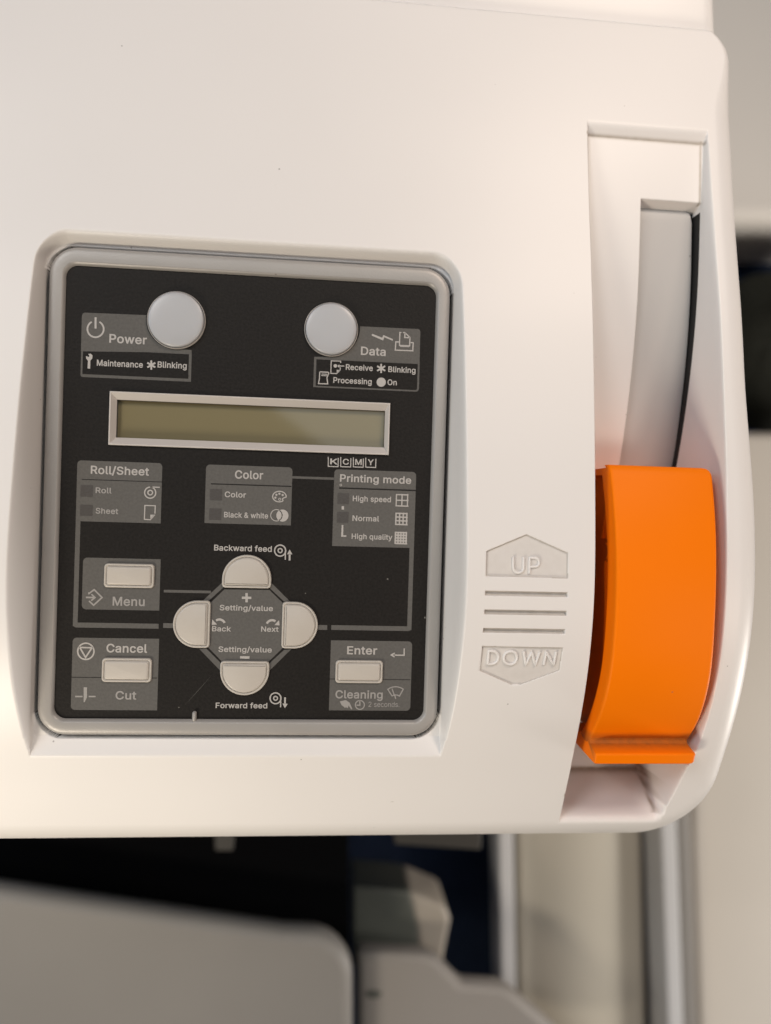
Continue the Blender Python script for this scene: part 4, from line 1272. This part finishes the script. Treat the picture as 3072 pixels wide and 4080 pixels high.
M_TAB = mat('dark_tab_plastic', (0.045, 0.042, 0.038), 0.6)

FZ = -560.0
b = Mesh()
b.box(-1800, 1800, -1800, 1800, FZ - 20, FZ, M_NAVY)
floor = b.build('floor', None)
tag(floor, 'dark navy carpet floor far below the printer', kind='structure')


def P3(px, py, z):
    p = at(px, py, z)
    return (p[0], p[1], z)


stand = empty('printer_stand', (0, -150, FZ))
tag(stand, 'grey printer stand with white lower cover and long rounded beam under the printer', 'stand')


def slab(name, pts, z, th, mt, parent, bev=2.0, label=None):
    """a plate cut to the given outline (photograph points at level z), th thick"""
    b_ = Mesh()
    P = [at(px, py, z)[:2] for px, py in pts]
    A = sum(P[i - 1][0] * P[i][1] - P[i][0] * P[i - 1][1] for i in range(len(P)))
    if A < 0:
        P = P[::-1]
    b_.rings([lift(P, z - th), lift(P, z)], mt, cap_last=True, cap_first=True)
    return b_.build(name, parent, smooth=50, bevel=bev, label=label)


def arc_px(cx_, cy_, rx, ry, a0, a1, n=10):
    return [(cx_ + rx * math.cos(math.radians(a0 + (a1 - a0) * i / n)), cy_ - ry * math.sin(math.radians(a0 + (a1 - a0) * i / n))) for i in range(n + 1)]


# white lower cover with the rounded corner: a swept quarter-round front
corner = [(-700, 3465), (0, 3547), (1130, 3712)] + arc_px(1215, 3905, 190, 190, 84, 0, 12) + [(1408, 4600), (-700, 4600)]
slab('roll_cover', corner, -215, 16, M_STAND, stand, bev=6.0, label='white lower cover with a rounded corner')
slab('black_sling', [(-900, 3000), (1385, 3000), (1392, 3700), (1402, 4300), (-900, 4300)], -262, 10, M_BLK, stand, bev=1.0)
slab('bracket', [(1424, 3790), (1700, 3808), (1745, 3830), (1835, 3925), (2005, 3938), (2050, 3965), (2190, 4085), (2420, 4300), (1424, 4300)], -250, 14, M_BRACKET, stand, bev=4.0,
     label='pale angular end bracket')
slab('bracket_block', [(1405, 3530), (1632, 3552), (1662, 3650), (1680, 3860), (1405, 3860)], -285, 40, M_GREEN, stand, bev=2.0)
slab('bracket_cap', [(1628, 3550), (1778, 3612), (1796, 3668), (1770, 3800), (1765, 3850), (1675, 3850), (1655, 3680)], -284.5, 40, M_TAN, stand, bev=3.0)
b = Mesh()
c0 = at(1490, 3962, -249.6)
b.poly([(c0[0] + 4.5 * math.cos(a), c0[1] + 2.4 * math.sin(a)) for a in np.linspace(0, 2 * math.pi, 20)[:-1]], -249.6, M_GREEN)
b.build('screw', stand)

# long rounded beam running forward
za = -330.0
xa_, xb_ = at(2085, 3700, za)[0], at(2612, 3700, za)[0]
y1_, y0_ = at(2300, 3000, za)[1], at(2300, 4700, za)[1]
b = Mesh()
rr_ = []
hw = (xb_ - xa_) / 2
for y_ in (y0_, y1_):
    sk = (y_ - at(2300, 3700, za)[1]) * -0.055
    rr_.append([((xa_ + xb_) / 2 + sk - hw * math.cos(math.pi * k_ / 24), y_, za - 26 + 26 * math.sin(math.pi * k_ / 24)) for k_ in range(25)]
               + [(xb_ + sk, y_, za - 70), (xa_ + sk, y_, za - 70)])
b.rings([r_[::-1] for r_ in rr_], M_BEAM, cap_last=True, cap_first=True)
b.build('beam', stand, smooth=40)
for (pa, pb, mt_, zz_) in ((2000, 2058, M_STEEL, -336), (2640, 2702, M_STEEL, -318), (2704, 2756, M_STAND, -319)):
    sh = 38 if pa > 2500 else 8
    slab('beam_edge', [(pa - 20, 2900), (pb - 20, 2900), (pb + sh, 4500), (pa + sh, 4500)], zz_, 30, mt_, stand, bev=1.5)
# tabs under the front edge of the housing
for (xa, ya, xb, yb) in ((848, 3240, 936, 3392), (1565, 3240, 1925, 3388)):
    slab('cover_tab', [(xa, ya), (xb, ya), (xb - 8, yb), (xa + 8, yb - (0 if xa < 1000 else 22))], -190, 6, M_TAB, stand, bev=1.0)
# uprights that carry the printer
b = Mesh()
b.box(20, 70, 40, 110, FZ, -120, M_BLK)
b.build('upright', stand)

# pale low cabinet to the right
cab = slab('cabinet', [(2752, 3345), (2748, 1722), (3600, 1722), (3900, 4700), (2800, 4700)], -345, 212, M_PALE, None, bev=5.0)
tag(cab, 'pale beige low cabinet along the right edge beside the beam', 'cabinet')
cab2 = slab('storage_box', [(2600, -900), (3900, -900), (3900, 880), (2600, 880)], -430, 128, M_BOX, None, bev=12.0)
tag(cab2, 'pale beige storage box at the upper right corner behind the printer edge', 'box')
# dark bag on the carpet between them
b = Mesh()
c0 = at(3130, 1400, -480)
rr_ = []
for k_ in range(15):
    th_ = math.pi * k_ / 14
    rr_.append([(c0[0] + 88 * math.sin(th_) ** 0.5 * math.cos(a) * (1 + 0.06 * math.sin(3 * a + k_)), c0[1] + 72 * math.sin(th_) ** 0.5 * math.sin(a) * (1 + 0.05 * math.cos(4 * a - k_)),
                 -490 - 69 * math.cos(th_)) for a in np.linspace(0, 2 * math.pi, 29)[:-1]])
b.rings(rr_, M_BAG, cap_last=True, cap_first=True)
bag = b.build('bag', None, smooth=True)
tag(bag, 'dark green soft bag on the floor between cabinet and storage box', 'bag')
